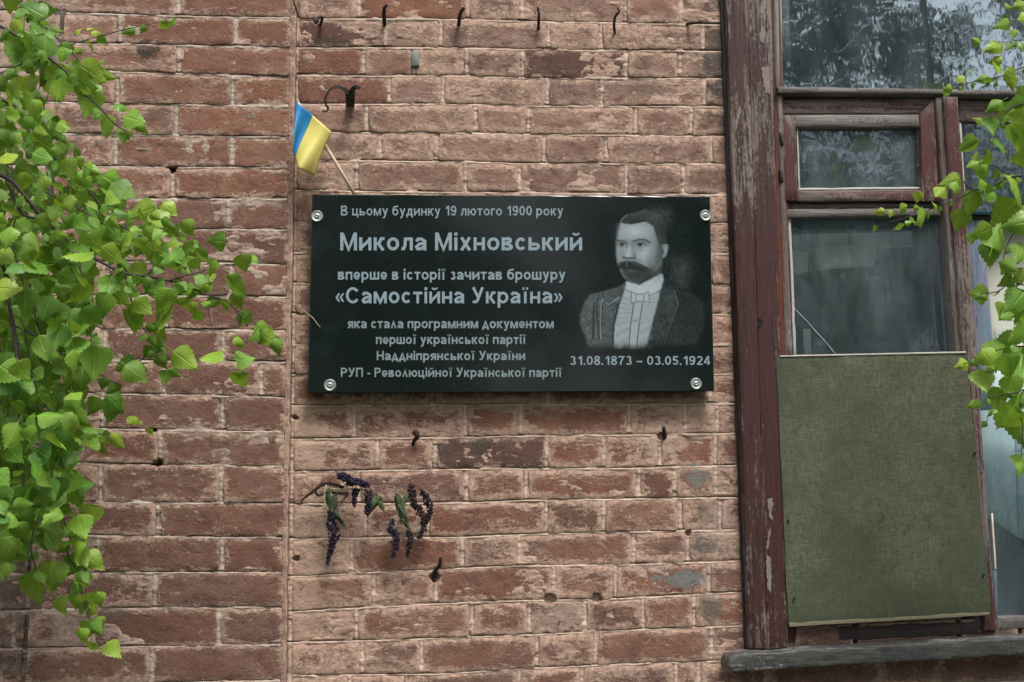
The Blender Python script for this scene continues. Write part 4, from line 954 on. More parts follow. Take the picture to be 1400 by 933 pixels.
# flat zinc clip
o = board('metal_clip', [(563.5, 70), (572, 69), (573.5, 90), (563, 90)], -.008, .012, ZINC, None, rnd=.001, edge_px=.4)
tag(o, 'small grey zinc clip fixed in a joint above the plaque', 'clip')
# big split hook: a flat stem cut in two tongues
hk = thing('split_iron_hook', 'big rusty iron hook split into two curled tongues above the flag', 'hook', W(478, 146, -.02))
def strap(pts, wd, depths, name, thick=.0022):
    P = smooth_path([(x, y, d, w_) for (x, y), d, w_ in zip(pts, depths, wd)], 5); V = []; Fc = []
    for i, q in enumerate(P):
        a = P[max(0, i - 1)]; b = P[min(len(P) - 1, i + 1)]; t = Vector((b[0] - a[0], b[1] - a[1])).normalized(); nrm = Vector((-t.y, t.x)) * q[3] / 2
        for sx, dy in ((-1, 0), (1, 0), (1, thick), (-1, thick)): V.append(WV(q[0] + nrm.x * sx, q[1] + nrm.y * sx, q[2] + dy))
    for i in range(len(P) - 1):
        for k in range(4): Fc.append((i * 4 + k, i * 4 + (k + 1) % 4, i * 4 + 4 + (k + 1) % 4, i * 4 + 4 + k))
    Fc += [(0, 1, 2, 3), tuple(4 * (len(P) - 1) + k for k in (3, 2, 1, 0))]
    return link(name, mesh(name, V, Fc, None, False), IRON, hk)
strap([(478.5, 147), (479, 138), (478.5, 126)], [12, 12, 14], [.01, -.05, -.062], 'stem', .004)
strap([(477, 128), (472, 123), (462, 119), (452, 123), (445, 133), (445, 142), (448.5, 148), (446, 152.5), (440.5, 152.5)], [7, 5.5, 4.6, 4, 3.4, 3, 3, 2.6, 2], [-.063, -.066, -.07, -.072, -.07, -.066, -.062, -.06, -.06], 'tongue')
strap([(480.5, 128), (482, 123), (487, 119.5), (492.5, 121)], [8, 7, 6, 5], [-.063, -.068, -.076, -.08], 'tongue')
# dry straw
v_, f_ = tube([WV(*q) for q in [(411, 421, -.01), (419, 428, -.047), (428, 435, -.050), (433, 442, -.049), (438, 448, -.048)]], [.0006, .0009, .0009, .0009, .0005], 5)
tag(link('dry_straw', mesh('dry_straw', v_, f_), simple('straw', (.42, .40, .34), .8)), 'thin pale straw caught on the left edge of the plaque', 'straw')

# ------------------------------------------------------------------ withered flowers on their hook
hk2 = hk = thing('wall_hook', 'black iron hook with a bent tail carrying the withered flowers', 'hook', W(455, 668, -.02))
strap([(411, 690), (413, 684), (419, 679), (430, 671), (441, 663), (455, 662.5), (470, 667)], [1.6, 2.6, 3.2, 4, 4.5, 5, 4.5], [-.03, -.032, -.036, -.04, -.044, -.05, -.05], 'arm', .004)
strap([(431, 672), (434, 677), (439, 677), (449, 673.5), (465, 675), (481, 675)], [4, 4, 3.5, 4, 4, 4], [-.04, -.04, -.04, -.035, -.02, .008], 'bar', .004)
fl_ = thing('withered_flower_bunch', 'withered bunch of purple flower spikes with drooping leaves hanging on the wall', 'flowers', W(500, 665, -.04))
FLOR = simple('withered_purple', (.022, .012, .036), .8, 0, 500, .6, .3); FLOR2 = simple('withered_plum', (.024, .014, .020), .8, 0, 500, .6, .3)
def spike(pts, mat, Y=-.05, n=70, seed=0):
    r = random.Random(seed); P = smooth_path(pts, 6); a = Acc()
    for k in range(int(n * 1.7)):
        q = P[min(len(P) - 1, int(r.random() ** .9 * len(P)))]; th = r.uniform(0, 2 * PI); rr = q[2] * 1.25 * r.uniform(.2, 1.0)
        c = WV(q[0] + rr * math.cos(th), q[1] + r.uniform(-2, 2), Y - rr * .0018 * math.sin(th)); s = .0016 * r.uniform(.8, 2.2)
        v = [c + Vector(d) * s * r.uniform(.7, 1.4) for d in ((1, 0, 0), (-1, 0, 0), (0, 1, 0), (0, -1, 0), (0, 0, 1), (0, 0, -1.6))]
        a.add(v, [(0, 4, 3), (3, 4, 1), (1, 4, 2), (2, 4, 0), (0, 3, 5), (3, 1, 5), (1, 2, 5), (2, 0, 5)])
    t = tube([WV(q[0], q[1], Y) for q in P], .0009, 5); a.add(*t)
    a.obj('flower_spike', mat, fl_, False)
spike([(453, 700, 4), (455, 716, 7), (457, 730, 7), (453, 748, 4), (448, 770, 1.4)], FLOR, n=200, seed=1)
spike([(466, 647, 5), (474, 654, 9), (484, 661, 8)], FLOR, -.062, 150, 2)
spike([(488, 655, 4), (496, 661, 6), (502, 664, 4)], FLOR, -.062, 70, 3); spike([(487, 667, 4), (485, 678, 3.5), (484, 690, 1.6)], FLOR, n=60, seed=4)
spike([(504, 672, 4), (505, 686, 5.5), (502, 703, 2)], FLOR, n=90, seed=5)
spike([(562, 664, 3.5), (563, 678, 5), (567, 693, 3.5)], FLOR2, n=80, seed=6); spike([(577, 671, 3), (584, 684, 5), (588, 697, 4), (583, 711, 4)], FLOR2, n=110, seed=7)
spike([(572, 690, 4), (577, 703, 6), (580, 714, 5), (576, 728, 3), (572, 734, 1.5)], FLOR2, n=110, seed=8)
spike([(536.7, 712, 3), (534, 724, 4), (540, 728, 4), (540.5, 743, 4), (537.5, 760, 1.6)], FLOR, n=120, seed=9); spike([(559, 726, 3), (561, 739, 3.6), (557, 759, 1.4)], FLOR2, n=80, seed=10)
def stem(pts, r=.0011, mat=None, Y=-.055):
    v_, f_ = tube([WV(x, y, Y) for x, y in (smooth_path(pts, 4) if len(pts) > 2 else pts)], r, 6); link('stem', mesh('stem', v_, f_, None, True), mat or STEM_D, fl_)
STEM_D = simple('dark_stem', (.05, .035, .025), .8); STEM_G = simple('pale_green_stem', (.30, .33, .20), .6)
stem([(502, 664), (519, 660.5), (540, 663), (558, 666)]); stem([(448, 661), (455, 654), (466, 648)]); stem([(558, 666), (570, 664), (578, 671)])
stem([(466, 650), (458, 643), (474, 644)], .0012, None, -.06)
stem([(451, 668), (466, 669.5), (484, 668)], .0016, STEM_G, -.058); stem([(446, 663), (443.5, 676), (445, 697)], .0017, STEM_G, -.058); stem([(484, 668), (497, 670), (504, 682)], .001, STEM_G)
stem([(452, 668), (453, 684), (454, 702)], .0012, STEM_G); stem([(541, 678), (544, 700), (540, 726)], .001, STEM_G); stem([(545, 690), (552, 712), (559, 726)], .001, STEM_G)
stem([(558, 666), (563, 676), (567, 692)], .0008); stem([(527, 700), (533, 705)], .0008)

# ------------------------------------------------------------------ leaves
def leaf_mesh(name, seed, curl=.25, fold=.25, wd=.40, wave=.03, serr=.02):
    r = random.Random(seed); n = 15; V, U = [], []
    prof = lambda t: wd * (math.sin(PI * min(1, t * 1.02) ** .62) ** .9) * (1 - .35 * t) * 1.25 if t < .999 else 0
    ph = r.uniform(0, 6)
    for j in range(n + 1):
        t = j / n; w_ = max(.004, prof(t)); sr = serr * (1 if j % 2 else -1) * (1 if 1 < j < n - 1 else 0)
        for k, s in enumerate((-1, -.5, 0, .5, 1)):
            x = s * (w_ + (sr if abs(s) == 1 else 0)); y = t - (.035 if abs(s) == 1 and j % 2 == 0 and j > 2 else 0) * 1
            z = -fold * abs(x) + curl * (t - .2) ** 2 * -1 + wave * math.sin(7 * t + ph + s * 2) * abs(s)
            z += .02 * (1 if j % 2 else -1) * (abs(s) == .5) * .5
            V.append((x, y, z)); U.append(s)
    Fc = []
    for j in range(n):
        for k in range(4): a = j * 5 + k; Fc.append((a, a + 1, a + 6, a + 5))
    # petiole
    o = len(V); V += [(-.012, 0, 0), (.012, 0, 0), (.008, -.32, .03), (-.008, -.32, .03)]; Fc.append((o, o + 1, o + 2, o + 3)); U += [0] * 4
    lv = [v[1] for v in V]
    me = mesh(name, V, Fc, {'lu': U, 'lv': lv}, True); return me
def leaf_mat(name, a, b, yel, trans=.38, rough=(.34, .6)):
    t = NT(name); R, G, B_, rnd, col_ = t.info(); lu = t.attr('lu'); lv = t.attr('lv')
    au = t.math('ABSOLUTE', lu); p = t.math('SUBTRACT', lv, t.math('MULTIPLY', au, .22)); sn = t.math('ABSOLUTE', t.math('SINE', t.math('MULTIPLY', p, 27)))
    vein = t.math('MAXIMUM', t.ramp(sn, .22, .02), t.ramp(au, .10, .02))
    base = t.mix(R, a, b); base = t.mix(G, base, yel)
    g = t.n('ShaderNodeTexCoord'); n = t.noise(g.outputs['Object'], 5, 4, .6); base = t.mix(t.ramp(n, .4, .7, 0., .35), base, tuple(q * .55 for q in a))
    c = t.mix(t.math('MULTIPLY', vein, .35), base, tuple(min(1, q * 1.7) for q in b))
    nb = t.bump(vein, .35, -.02); t.done(c, t.ramp(n, .3, .7, *rough), nb, .55)
    tl = t.n('ShaderNodeBsdfTranslucent'); t.l(t.mix(.5, c, (.30, .42, .02)), tl.inputs[0]); mx = t.n('ShaderNodeMixShader'); mx.inputs[0].default_value = trans
    t.l(t.b.outputs[0], mx.inputs[1]); t.l(tl.outputs[0], mx.inputs[2]); t.l(mx.outputs[0], t.out.inputs[0]); return t.m
LEAF = leaf_mat('birch_leaf', (.060, .20, .030), (.21, .46, .050), (.46, .60, .055))
BARK = simple('twig_bark', (.040, .028, .026), .75, 0, 300, .4, .4)
TRUNK = simple('birch_bark', (.40, .38, .35), .8, 0, 14, .5, .5)
LM = [leaf_mesh('leaf', s, c, f, w_, wv) for s, c, f, w_, wv in ((1, .1, .15, .40, .03), (2, .35, .3, .38, .05), (3, .6, .45, .36, .05), (4, -.3, .2, .41, .04), (5, .2, .6, .38, .03), (6, .9, .3, .33, .08))]
for m_ in LM: m_.materials.append(LEAF)
def place_leaf(parent, px, py, L, ang, Y, roll=None, pitch=None, mi=None, tone=None, yel=None, r=random, name='leaf'):
    """a leaf whose blade centre stands at the pixel; ang = direction of its tip in the picture, degrees, 90 = up"""
    s = L * (Y - CAM.y) / F * 1.02
    me = LM[mi if mi is not None else r.choice([0, 0, 1, 1, 2, 3, 3, 4])]
    pitch = r.gauss(0, 24) if pitch is None else pitch; roll = r.gauss(0, 32) if roll is None else roll
    # local: y = tip, z = upper face. upper face first looks at the camera
    ydir = Vector((math.cos(math.radians(ang)), 0, math.sin(math.radians(ang)))); zdir = Vector((0, -1, 0)); xdir = ydir.cross(zdir)
    R_ = Matrix((xdir, ydir, zdir)).transposed()
    R_ = R_ @ Matrix.Rotation(math.radians(pitch), 3, 'X') @ Matrix.Rotation(math.radians(roll), 3, 'Y')
    c = WV(px, py, Y); loc = c - (R_ @ Vector((0, .45, 0))) * s
    o = bpy.data.objects.new(name, me); C.objects.link(o); o.parent = parent
    o.matrix_world = Matrix.Translation(loc) @ R_.to_4x4() @ Matrix.Diagonal((s * r.uniform(.86, 1.1), s, s, 1))
    o.color = (r.random() if tone is None else tone, max(0, r.gauss(.22, .28)) if yel is None else yel, 0, 1)
    return o
# withered leaves of the bunch
WL = leaf_mat('drooping_green_leaf', (.025, .045, .020), (.085, .125, .060), (.08, .11, .05), .1, (.75, .9))
wl = [leaf_mesh('drooping_leaf', 31 + k, .5, .9, .12, .09, 0) for k in range(2)] + [leaf_mesh('drooping_leaf', 35, .6, 1.1, .19, .12, 0)]
for m_ in wl: m_.materials.append(WL)
WB = simple('brown_dead_leaf', (.05, .045, .02), .8)
for px, py, L, a, k, tn in ((459, 693, 38, 265, 0, .6), (452, 690, 34, 278, 1, .2), (463.5, 712, 30, 300, 1, 0), (512, 693, 30, 240, 2, .7), (524, 694, 24, 295, 0, .8), (517, 683, 18, 100, 0, .3),
                            (544, 693, 36, 275, 0, .2), (551, 706, 36, 290, 0, 1), (548, 700, 34, 262, 1, .8), (553, 718, 20, 300, 1, .0), (554, 678, 16, 80, 2, .9), (473, 650, 14, 160, 1, .1)):
    s = L * (-.055 - CAM.y) / F; yd = Vector((math.cos(math.radians(a)), 0, math.sin(math.radians(a)))); zd = Vector((0, -1, 0)); R_ = Matrix((yd.cross(zd), yd, zd)).transposed() @ Matrix.Rotation(math.radians(random.gauss(0, 20)), 3, 'Y')
    o = link('leaf', wl[k], None, fl_); loc = WV(px, py, -.062) - (R_ @ Vector((0, .5, 0))) * s
    o.matrix_world = Matrix.Translation(loc) @ R_.to_4x4() @ Matrix.Diagonal((s, s, s, 1)); o.color = (tn, tn * .5, 0, 1)

# ------------------------------------------------------------------ birch boughs, left and right, on trees standing outside the picture
def twig(tree, pts, r0, r1, name='twig', n=6, k=4):
    P = smooth_path(pts, k); rr = np.linspace(r0, r1, len(P)); v_, f_ = tube([WV(*q) for q in P], list(rr), n)
    return link(name, mesh(name, v_, f_, None, True), BARK, tree)
tl_ = thing('birch_tree', 'birch with dense green leafy boughs hanging in from the left before the pilaster', 'tree', (-2.25, -1.05, 0))
LX = -140
def limb(tree, pts, rad):
    v_, f_ = tube([Vector(p) for p in smooth_path(pts, 5)], list(np.interp(np.linspace(0, 1, (len(pts) - 1) * 5 + 1), np.linspace(0, 1, len(rad)), rad)), 10)
    link('limb', mesh('limb', v_, f_, None, True), BARK, tree)
v_, f_ = tube([Vector(p) for p in smooth_path([(-2.25, -1.05, -.1), (-2.22, -1.0, 1.2), (-2.18, -1.0, 2.6), (-2.3, -.95, 4.2), (-2.25, -1, 6)], 5)], list(np.linspace(.11, .03, 21)), 14)
link('trunk', mesh('trunk', v_, f_, None, True), TRUNK, tl_)
YL = -.42
p1 = WV(-150, -160, YL); p2 = WV(-170, 240, YL); p3 = WV(-160, 520, YL)
limb(tl_, [(-2.2, -1.0, 1.9), (-1.9, -.8, 2.4), tuple(WV(-190, -40, YL)), tuple(p1), tuple(WV(-60, -330, YL))], [.03, .024, .018, .012, .008])
limb(tl_, [(-2.22, -1.0, 1.3), (-1.9, -.75, 1.7), tuple(p2 + Vector((0, 0, .12))), tuple(p2)], [.026, .02, .014, .01])
limb(tl_, [(-2.22, -1.0, 1.0), (-1.85, -.7, 1.4), tuple(p3)], [.02, .014, .009])
TW = [
    ([(-150, -160, YL), (-40, -60, -.45), (27, 0, -.46), (43, 19, -.46), (64, 39, -.46), (90, 64, -.46), (116, 92, -.45), (125, 108, -.45)], .0034, .0010),
    ([(90, 64, -.46), (117, 55, -.45), (161, 43, -.44), (220, 30, -.42), (232, 26, -.42)], .0013, .0006),
    ([(-190, -40, YL), (-60, 5, -.5), (0, 36, -.52), (29, 53, -.52), (68, 80, -.52), (95, 103, -.52), (113, 125, -.51), (139, 150, -.50), (154, 167, -.5), (172, 180, -.5)], .0042, .0012),
    ([(-170, 240, YL), (-60, 130, -.5), (10, 140, -.5), (27, 156, -.5), (48, 194, -.5), (77, 217, -.5), (108, 246, -.5), (133, 275, -.49), (158, 304, -.48), (190, 322, -.47), (215, 335, -.47)], .0045, .0013),
    ([(-170, 240, YL), (-60, 225, -.55), (8, 243, -.55), (35, 270, -.55), (60, 300, -.54), (84, 320, -.53), (107, 340, -.52), (165, 372, -.5), (200, 378, -.5), (246, 388, -.48), (280, 402, -.47), (313, 415, -.46), (339, 447, -.45)], .0055, .0010),
    ([(60, 262, -.5), (104, 283, -.5), (154, 314, -.5), (178, 332, -.5)], .002, .0012),
    ([(200, 377, -.5), (211, 366, -.5), (223, 356, -.49), (252, 347, -.48)], .0018, .0010), ([(232, 384, -.49), (258, 376, -.48), (278, 371, -.47), (315, 362, -.46)], .0018, .0008),
    ([(155, 337, -.5), (160, 352, -.5), (171, 378, -.5), (178, 405, -.49), (185, 427, -.48), (198, 452, -.48), (207, 468, -.47), (206, 480, -.47), (188, 497, -.46)], .0022, .0010),
    ([(207, 468, -.47), (213, 485, -.47), (229, 505, -.46)], .0014, .0008), ([(60, 300, -.54), (30, 292, -.54), (10, 250, -.54)], .003, .002),
    ([(107, 343, -.52), (113, 387, -.52), (121, 407, -.52), (123, 440, -.52), (125, 470, -.52)], .0016, .0008),
    ([(-160, 520, YL), (-40, 330, -.6), (4, 365, -.6), (13, 418, -.6), (22, 480, -.6), (26, 560, -.6), (28, 611, -.6), (32, 663, -.59), (27, 705, -.58), (30, 740, -.57)], .0042, .0020),
    ([(-160, 520, YL), (-60, 500, -.52), (20, 505, -.52), (50, 535, -.52), (71, 566, -.52), (98, 586, -.51), (134, 592, -.5), (154, 603, -.5)], .0034, .0009),
    ([(71, 566, -.52), (67, 594, -.52), (69, 620, -.52), (70, 645, -.52), (80, 690, -.5), (89, 715, -.5), (96, 737, -.5), (92, 755, -.5), (108, 788, -.49), (112, 810, -.49), (115, 828, -.48), (124, 850, -.48)], .0026, .0008),
    ([(108, 785, -.49), (97, 800, -.49), (92, 812, -.49)], .0012, .0007), ([(60, 690, -.52), (48, 720, -.52), (42, 750, -.52), (50, 780, -.51)], .0018, .0010),
    ([(-160, 520, YL), (-40, 440, -.48), (30, 450, -.48), (70, 478, -.48), (110, 495, -.48), (150, 520, -.47), (168, 528, -.47)], .0032, .0010),
    ([(313, 415, -.46), (335, 432, -.45), (352, 446, -.45), (362, 452, -.45)], .0010, .0006),
    ([(-20, 110, -.5), (20, 92, -.5), (48, 78, -.5), (60, 72, -.5)], .0014, .0008),
    ([(95, 103, -.5), (112, 107, -.5), (130, 118, -.5)], .0010, .0006), ([(290, 405, -.46), (285, 430, -.46), (300, 470, -.46), (312, 480, -.46)], .0008, .0005),
]
for p_, a_, b_ in TW: twig(tl_, p_, a_ * .85, b_ * 1.0)
# single leaves read off the photograph: x, y, length, tip angle, yellowness
SL = [(14, 5, 30, 250, .3), (30, 70, 60, 262, .1), (26, 76, 56, 285, .1), (46, 14, 40, 160, 0), (62, 16, 34, 20, 0), (52, 47, 40, 120, 0), (22, 32, 26, 90, .8), (62, 66, 46, 275, .1), (56, 98, 44, 250, 0), (86, 72, 24, 20, .1),
      (107, 70, 14, 200, .2), (134, 85, 18, 190, .2), (40, 112, 34, 140, .9), (83, 112, 54, 262, .25), (78, 118, 46, 290, .3), (125, 100, 44, 335, .5), (140, 104, 30, 340, .4), (116, 118, 40, 350, 0), (122, 140, 42, 250, .4), (128, 128, 34, 300, .1),
      (20, 122, 40, 185, 0), (12, 135, 46, 190, 0), (104, 42, 16, 190, .9), (124, 38, 14, 115, .9), (131, 45, 14, 30, .9), (22, 60, 32, 240, .1),
      (145, 172, 34, 262, .2), (183, 163, 34, 340, .2), (190, 172, 24, 320, 0), (172, 183, 18, 265, .5), (165, 145, 22, 10, 0), (86, 170, 26, 90, .3),
      (232, 285, 26, 320, .6), (196, 290, 40, 200, .5), (218, 300, 36, 290, .5), (168, 262, 40, 320, .1), (152, 246, 34, 340, .1), (214, 318, 30, 10, .2), (256, 312, 26, 300, .3),
      (297, 330, 28, 165, .1), (333, 360, 28, 285, .35), (346, 354, 20, 320, 0), (318, 392, 38, 290, 0), (322, 412, 26, 285, .1), (306, 418, 20, 265, .4), (278, 392, 26, 225, .3), (262, 398, 22, 190, .3), (212, 396, 34, 190, 0),
      (186, 375, 40, 280, .5), (148, 392, 42, 260, .1), (160, 402, 44, 320, .3), (140, 418, 40, 250, .1), (196, 420, 30, 320, .6), (222, 432, 48, 285, .3), (226, 412, 40, 250, .2), (180, 440, 38, 262, 0), (182, 430, 30, 200, .1), (216, 455, 34, 300, 0),
      (252, 415, 22, 200, .4), (262, 422, 20, 280, .6), (268, 432, 22, 210, .2), (280, 412, 18, 150, .3), (246, 345, 16, 300, .8), (232, 332, 24, 200, .5), (206, 340, 26, 300, .6), (218, 358, 20, 240, .7), (252, 362, 18, 290, .9),
      (253, 492, 42, 318, .4), (290, 489, 34, 205, .3), (349, 458, 26, 200, .1), (367, 463, 30, 330, .4), (360, 452, 28, 350, .3), (378, 472, 26, 280, .1), (328, 468, 22, 330, .4), (334, 492, 30, 0, .1), (327, 522, 32, 290, .2), (285, 378, 22, 60, .2), (288, 365, 26, 240, .3),
      (186, 509, 38, 320, .1), (172, 500, 34, 200, .1), (221, 495, 22, 300, .2), (130, 495, 50, 262, .05), (118, 500, 44, 230, .05), (152, 560, 36, 255, 0), (158, 552, 34, 310, 0), (128, 556, 30, 240, .2),
      (183, 573, 20, 358, .9), (158, 604, 26, 310, .7), (130, 602, 34, 285, .3), (136, 612, 26, 300, .3), (204, 592, 14, 280, .6), (92, 605, 36, 250, .6), (84, 612, 34, 300, .6), (100, 630, 22, 270, .1),
      (75, 685, 52, 300, 0), (94, 660, 40, 240, .1), (100, 676, 42, 290, .1), (112, 664, 26, 20, 0), (120, 706, 36, 270, .4), (112, 720, 34, 285, .2), (108, 740, 28, 255, .3), (103, 752, 34, 265, .2), (100, 775, 34, 235, .2), (112, 762, 30, 300, .3),
      (128, 767, 34, 320, .4), (52, 798, 56, 256, .1), (70, 788, 44, 270, .2), (64, 775, 30, 60, .1), (15, 745, 50, 190, .05), (46, 735, 44, 290, .1), (68, 738, 36, 300, .1), (38, 720, 36, 60, .1), (20, 760, 26, 240, .1),
      (82, 828, 26, 290, .3), (105, 824, 24, 262, .4), (126, 822, 26, 255, .3), (134, 820, 22, 280, .4), (122, 836, 20, 230, .4), (118, 862, 28, 255, .3), (112, 870, 22, 290, .3), (137, 853, 20, 290, .5), (124, 887, 24, 205, .4), (155, 889, 28, 310, .4), (122, 820, 18, 240, .8), (6, 780, 26, 250, .2)]
for i, (x, y, L, a, ye) in enumerate(SL):
    r = random.Random(900 + i); small = L < 28
    place_leaf(tl_, x, y, L * 1.02, a + r.uniform(-6, 6), -.48 + r.uniform(-.05, .05), tone=r.random(), yel=min(1, ye + r.uniform(0, .15)), r=r, mi=(r.choice([2, 5, 1]) if small else None),
               roll=(r.gauss(0, 22)), pitch=r.gauss(-4, 18))
# the dense mass
POLY = [(-60, 110), (40, 118), (75, 150), (84, 190), (105, 205), (130, 232), (152, 262), (180, 290), (222, 300), (262, 325), (280, 352), (262, 372), (215, 362), (190, 345), (160, 352), (120, 360), (118, 400), (128, 440), (100, 470), (118, 500), (112, 545), (110, 600),
        (84, 640), (88, 690), (70, 722), (40, 742), (18, 770), (-60, 790)]
def in_poly(x, y, P):
    c = False; j = len(P) - 1
    for i in range(len(P)):
        if (P[i][1] > y) != (P[j][1] > y) and x < (P[j][0] - P[i][0]) * (y - P[i][1]) / (P[j][1] - P[i][1]) + P[i][0]: c = not c
        j = i
    return c
rr = random.Random(42); pts = []; tries = 0; NMASS = 300 - len(SL)
while len(pts) < NMASS + 520 and tries < 60000:
    tries += 1; x = rr.uniform(-60, 285); y = rr.uniform(108, 790)
    if not in_poly(x, y, POLY): continue
    md = 8.2 if x > 0 else 12
    if any((x - a) ** 2 + (y - b) ** 2 < md * md for a, b, _ in pts): continue
    pts.append((x, y, rr.random()))
pts.sort(key=lambda p: p[2])
back = []
for i, (x, y, q) in enumerate(pts):
    r = random.Random(5000 + i); low = y > 340
    L = r.uniform(22, 38) if low else r.uniform(16, 30)
    if x > 175: L *= .8
    ang = r.gauss(280 if low else 300, 38); Y = -.36 - .30 * (i / len(pts)) + r.uniform(-.03, .03)
    kw = dict(tone=r.random() ** 1.1, yel=max(0, r.gauss(.10 if low else .30, .22)), r=r, roll=r.gauss(0, 34), pitch=r.gauss(-8, 30))
    if i >= len(pts) - NMASS: place_leaf(tl_, x, y, L * 1.1, ang, Y, **kw)
    else: back.append(place_leaf(tl_, x, y, L * 1.0, ang, Y + .10, **kw))
def join_leaves(objs, parent, name):
    a = Acc(); lu, lv = [], []
    for o in objs:
        me = o.data; n = len(me.vertices); co = np.empty(n * 3); me.vertices.foreach_get('co', co); co = co.reshape(-1, 3)
        mw = np.array(o.matrix_world); co = co @ mw[:3, :3].T + mw[:3, 3]
        a.add(co, [tuple(p.vertices) for p in me.polygons])
        q = np.empty(n); me.attributes['lu'].data.foreach_get('value', q); lu += list(q); me.attributes['lv'].data.foreach_get('value', q); lv += list(q)
        bpy.data.objects.remove(o)
    o = link(name, mesh(name, a.v, a.f, {'lu': lu, 'lv': lv}, True), LEAF, parent); o['kind'] = 'stuff'; o.color = (.3, .15, 0, 1); return o
def leaflets(tree, TWS, n_per, seed, lo=14, hi=24, xmax=1e9):
    out = []
    for ti, (p_, a_, b_) in enumerate(TWS):
        P = smooth_path(p_, 5); r = random.Random(seed + ti); P = [q for q in P if -30 < q[0] < 1430]
        for k in range(int(len(P) * n_per)):
            q = r.choice(P); L = r.uniform(lo, hi); sd_ = r.choice((-1, 1))
            if q[0] > xmax and r.random() < .5: continue
            ang = 285 + sd_ * r.uniform(15, 70); out.append(place_leaf(tree, q[0] + math.cos(math.radians(ang)) * L * .5, q[1] - math.sin(math.radians(ang)) * L * .5, L, ang, q[2] + r.uniform(-.03, .03), tone=r.random(), yel=r.uniform(.1, .7), r=r, roll=r.gauss(0, 35), pitch=r.gauss(-8, 30)))
    return out
back += leaflets(tl_, TW, .45, 11, xmax=250)
if back: join_leaves(back, tl_, 'foliage')
# fine hanging twigs through the mass
for i in range(34):
    r = random.Random(700 + i); x = r.uniform(-30, 150); y = r.uniform(120, 600)
    if not in_poly(x, y, POLY): continue
    L = r.uniform(60, 130); q = [(x, y, -.5), (x + r.uniform(0, 22), y + L * .4, -.5), (x + r.uniform(5, 40), y + L, -.49)]
    if in_poly(q[-1][0], q[-1][1], POLY): twig(tl_, q, .0015, .0007)

tr_ = thing('birch_tree', 'birch whose light green leafy sprays hang in front of the right side of the window', 'tree', (2.55, -1.15, 0))
YR = -.40
v_, f_ = tube([Vector(p) for p in smooth_path([(2.55, -1.15, -.1), (2.5, -1.1, 1.2), (2.46, -1.1, 2.6), (2.55, -1.05, 4.2), (2.5, -1.1, 6)], 5)], list(np.linspace(.10, .03, 21)), 14)
link('trunk', mesh('trunk', v_, f_, None, True), TRUNK, tr_)
q1 = (1530, 60, YR); q2 = (1540, 240, YR); q3 = (1530, 480, YR)
limb(tr_, [(2.48, -1.1, 1.9), (2.1, -.8, 2.4), tuple(WV(*q2)), tuple(WV(*q1)), tuple(WV(1490, -260, YR))], [.03, .024, .016, .012, .008]); limb(tr_, [(2.5, -1.1, 1.2), (2.1, -.8, 1.7), tuple(WV(*q3))], [.026, .018, .009])
TWR = [
    ([q1, (1400, 55, -.42), (1383, 58, -.42), (1341, 56, -.42)], .0016, .0006), ([q2, (1440, 85, -.42), (1400, 92, -.42), (1364, 106, -.42), (1331, 112, -.42), (1296, 124, -.42)], .0026, .0007),
    ([(1364, 106, -.42), (1345, 118, -.42), (1328, 132, -.42)], .0012, .0006), ([q2, (1420, 150, -.44), (1380, 150, -.44), (1365, 174, -.44), (1357, 193, -.44), (1344, 212, -.44)], .0026, .0010),
    ([q2, (1400, 240, -.46), (1370, 249, -.46), (1331, 260, -.45), (1309, 238, -.45)], .0036, .0008), ([(1400, 240, -.46), (1383, 241, -.46), (1357, 225, -.46)], .0018, .0010),
    ([(1331, 260, -.45), (1306, 274, -.44), (1254, 293, -.43), (1200, 309, -.42)], .0020, .0007), ([q3, (1400, 390, -.44), (1364, 399, -.44), (1328, 404, -.44)], .0026, .0007),
    ([q3, (1400, 474, -.46), (1377, 476, -.46), (1343, 485, -.45), (1317, 499, -.44)], .0024, .0008), ([q3, (1400, 533, -.46), (1372, 539, -.46), (1334, 550, -.45)], .0024, .0007),
    ([(1400, 533, -.46), (1394, 550, -.46), (1398, 590, -.46), (1396, 625, -.46)], .0018, .0008), ([(1365, 555, -.46), (1352, 568, -.46), (1348, 583, -.46)], .0008, .0005),
    ([(1400, -40, -.42), (1384, 10, -.42), (1378, 30, -.42)], .0014, .0007), ([q2, (1420, 280, -.46), (1398, 300, -.46), (1372, 350, -.45), (1392, 385, -.45)], .0022, .0008)]
for p_, a_, b_ in TWR: twig(tr_, p_, a_ * .85, b_ * 1.0)
join_leaves(leaflets(tr_, TWR, .35, 55, 10, 18), tr_, 'foliage')
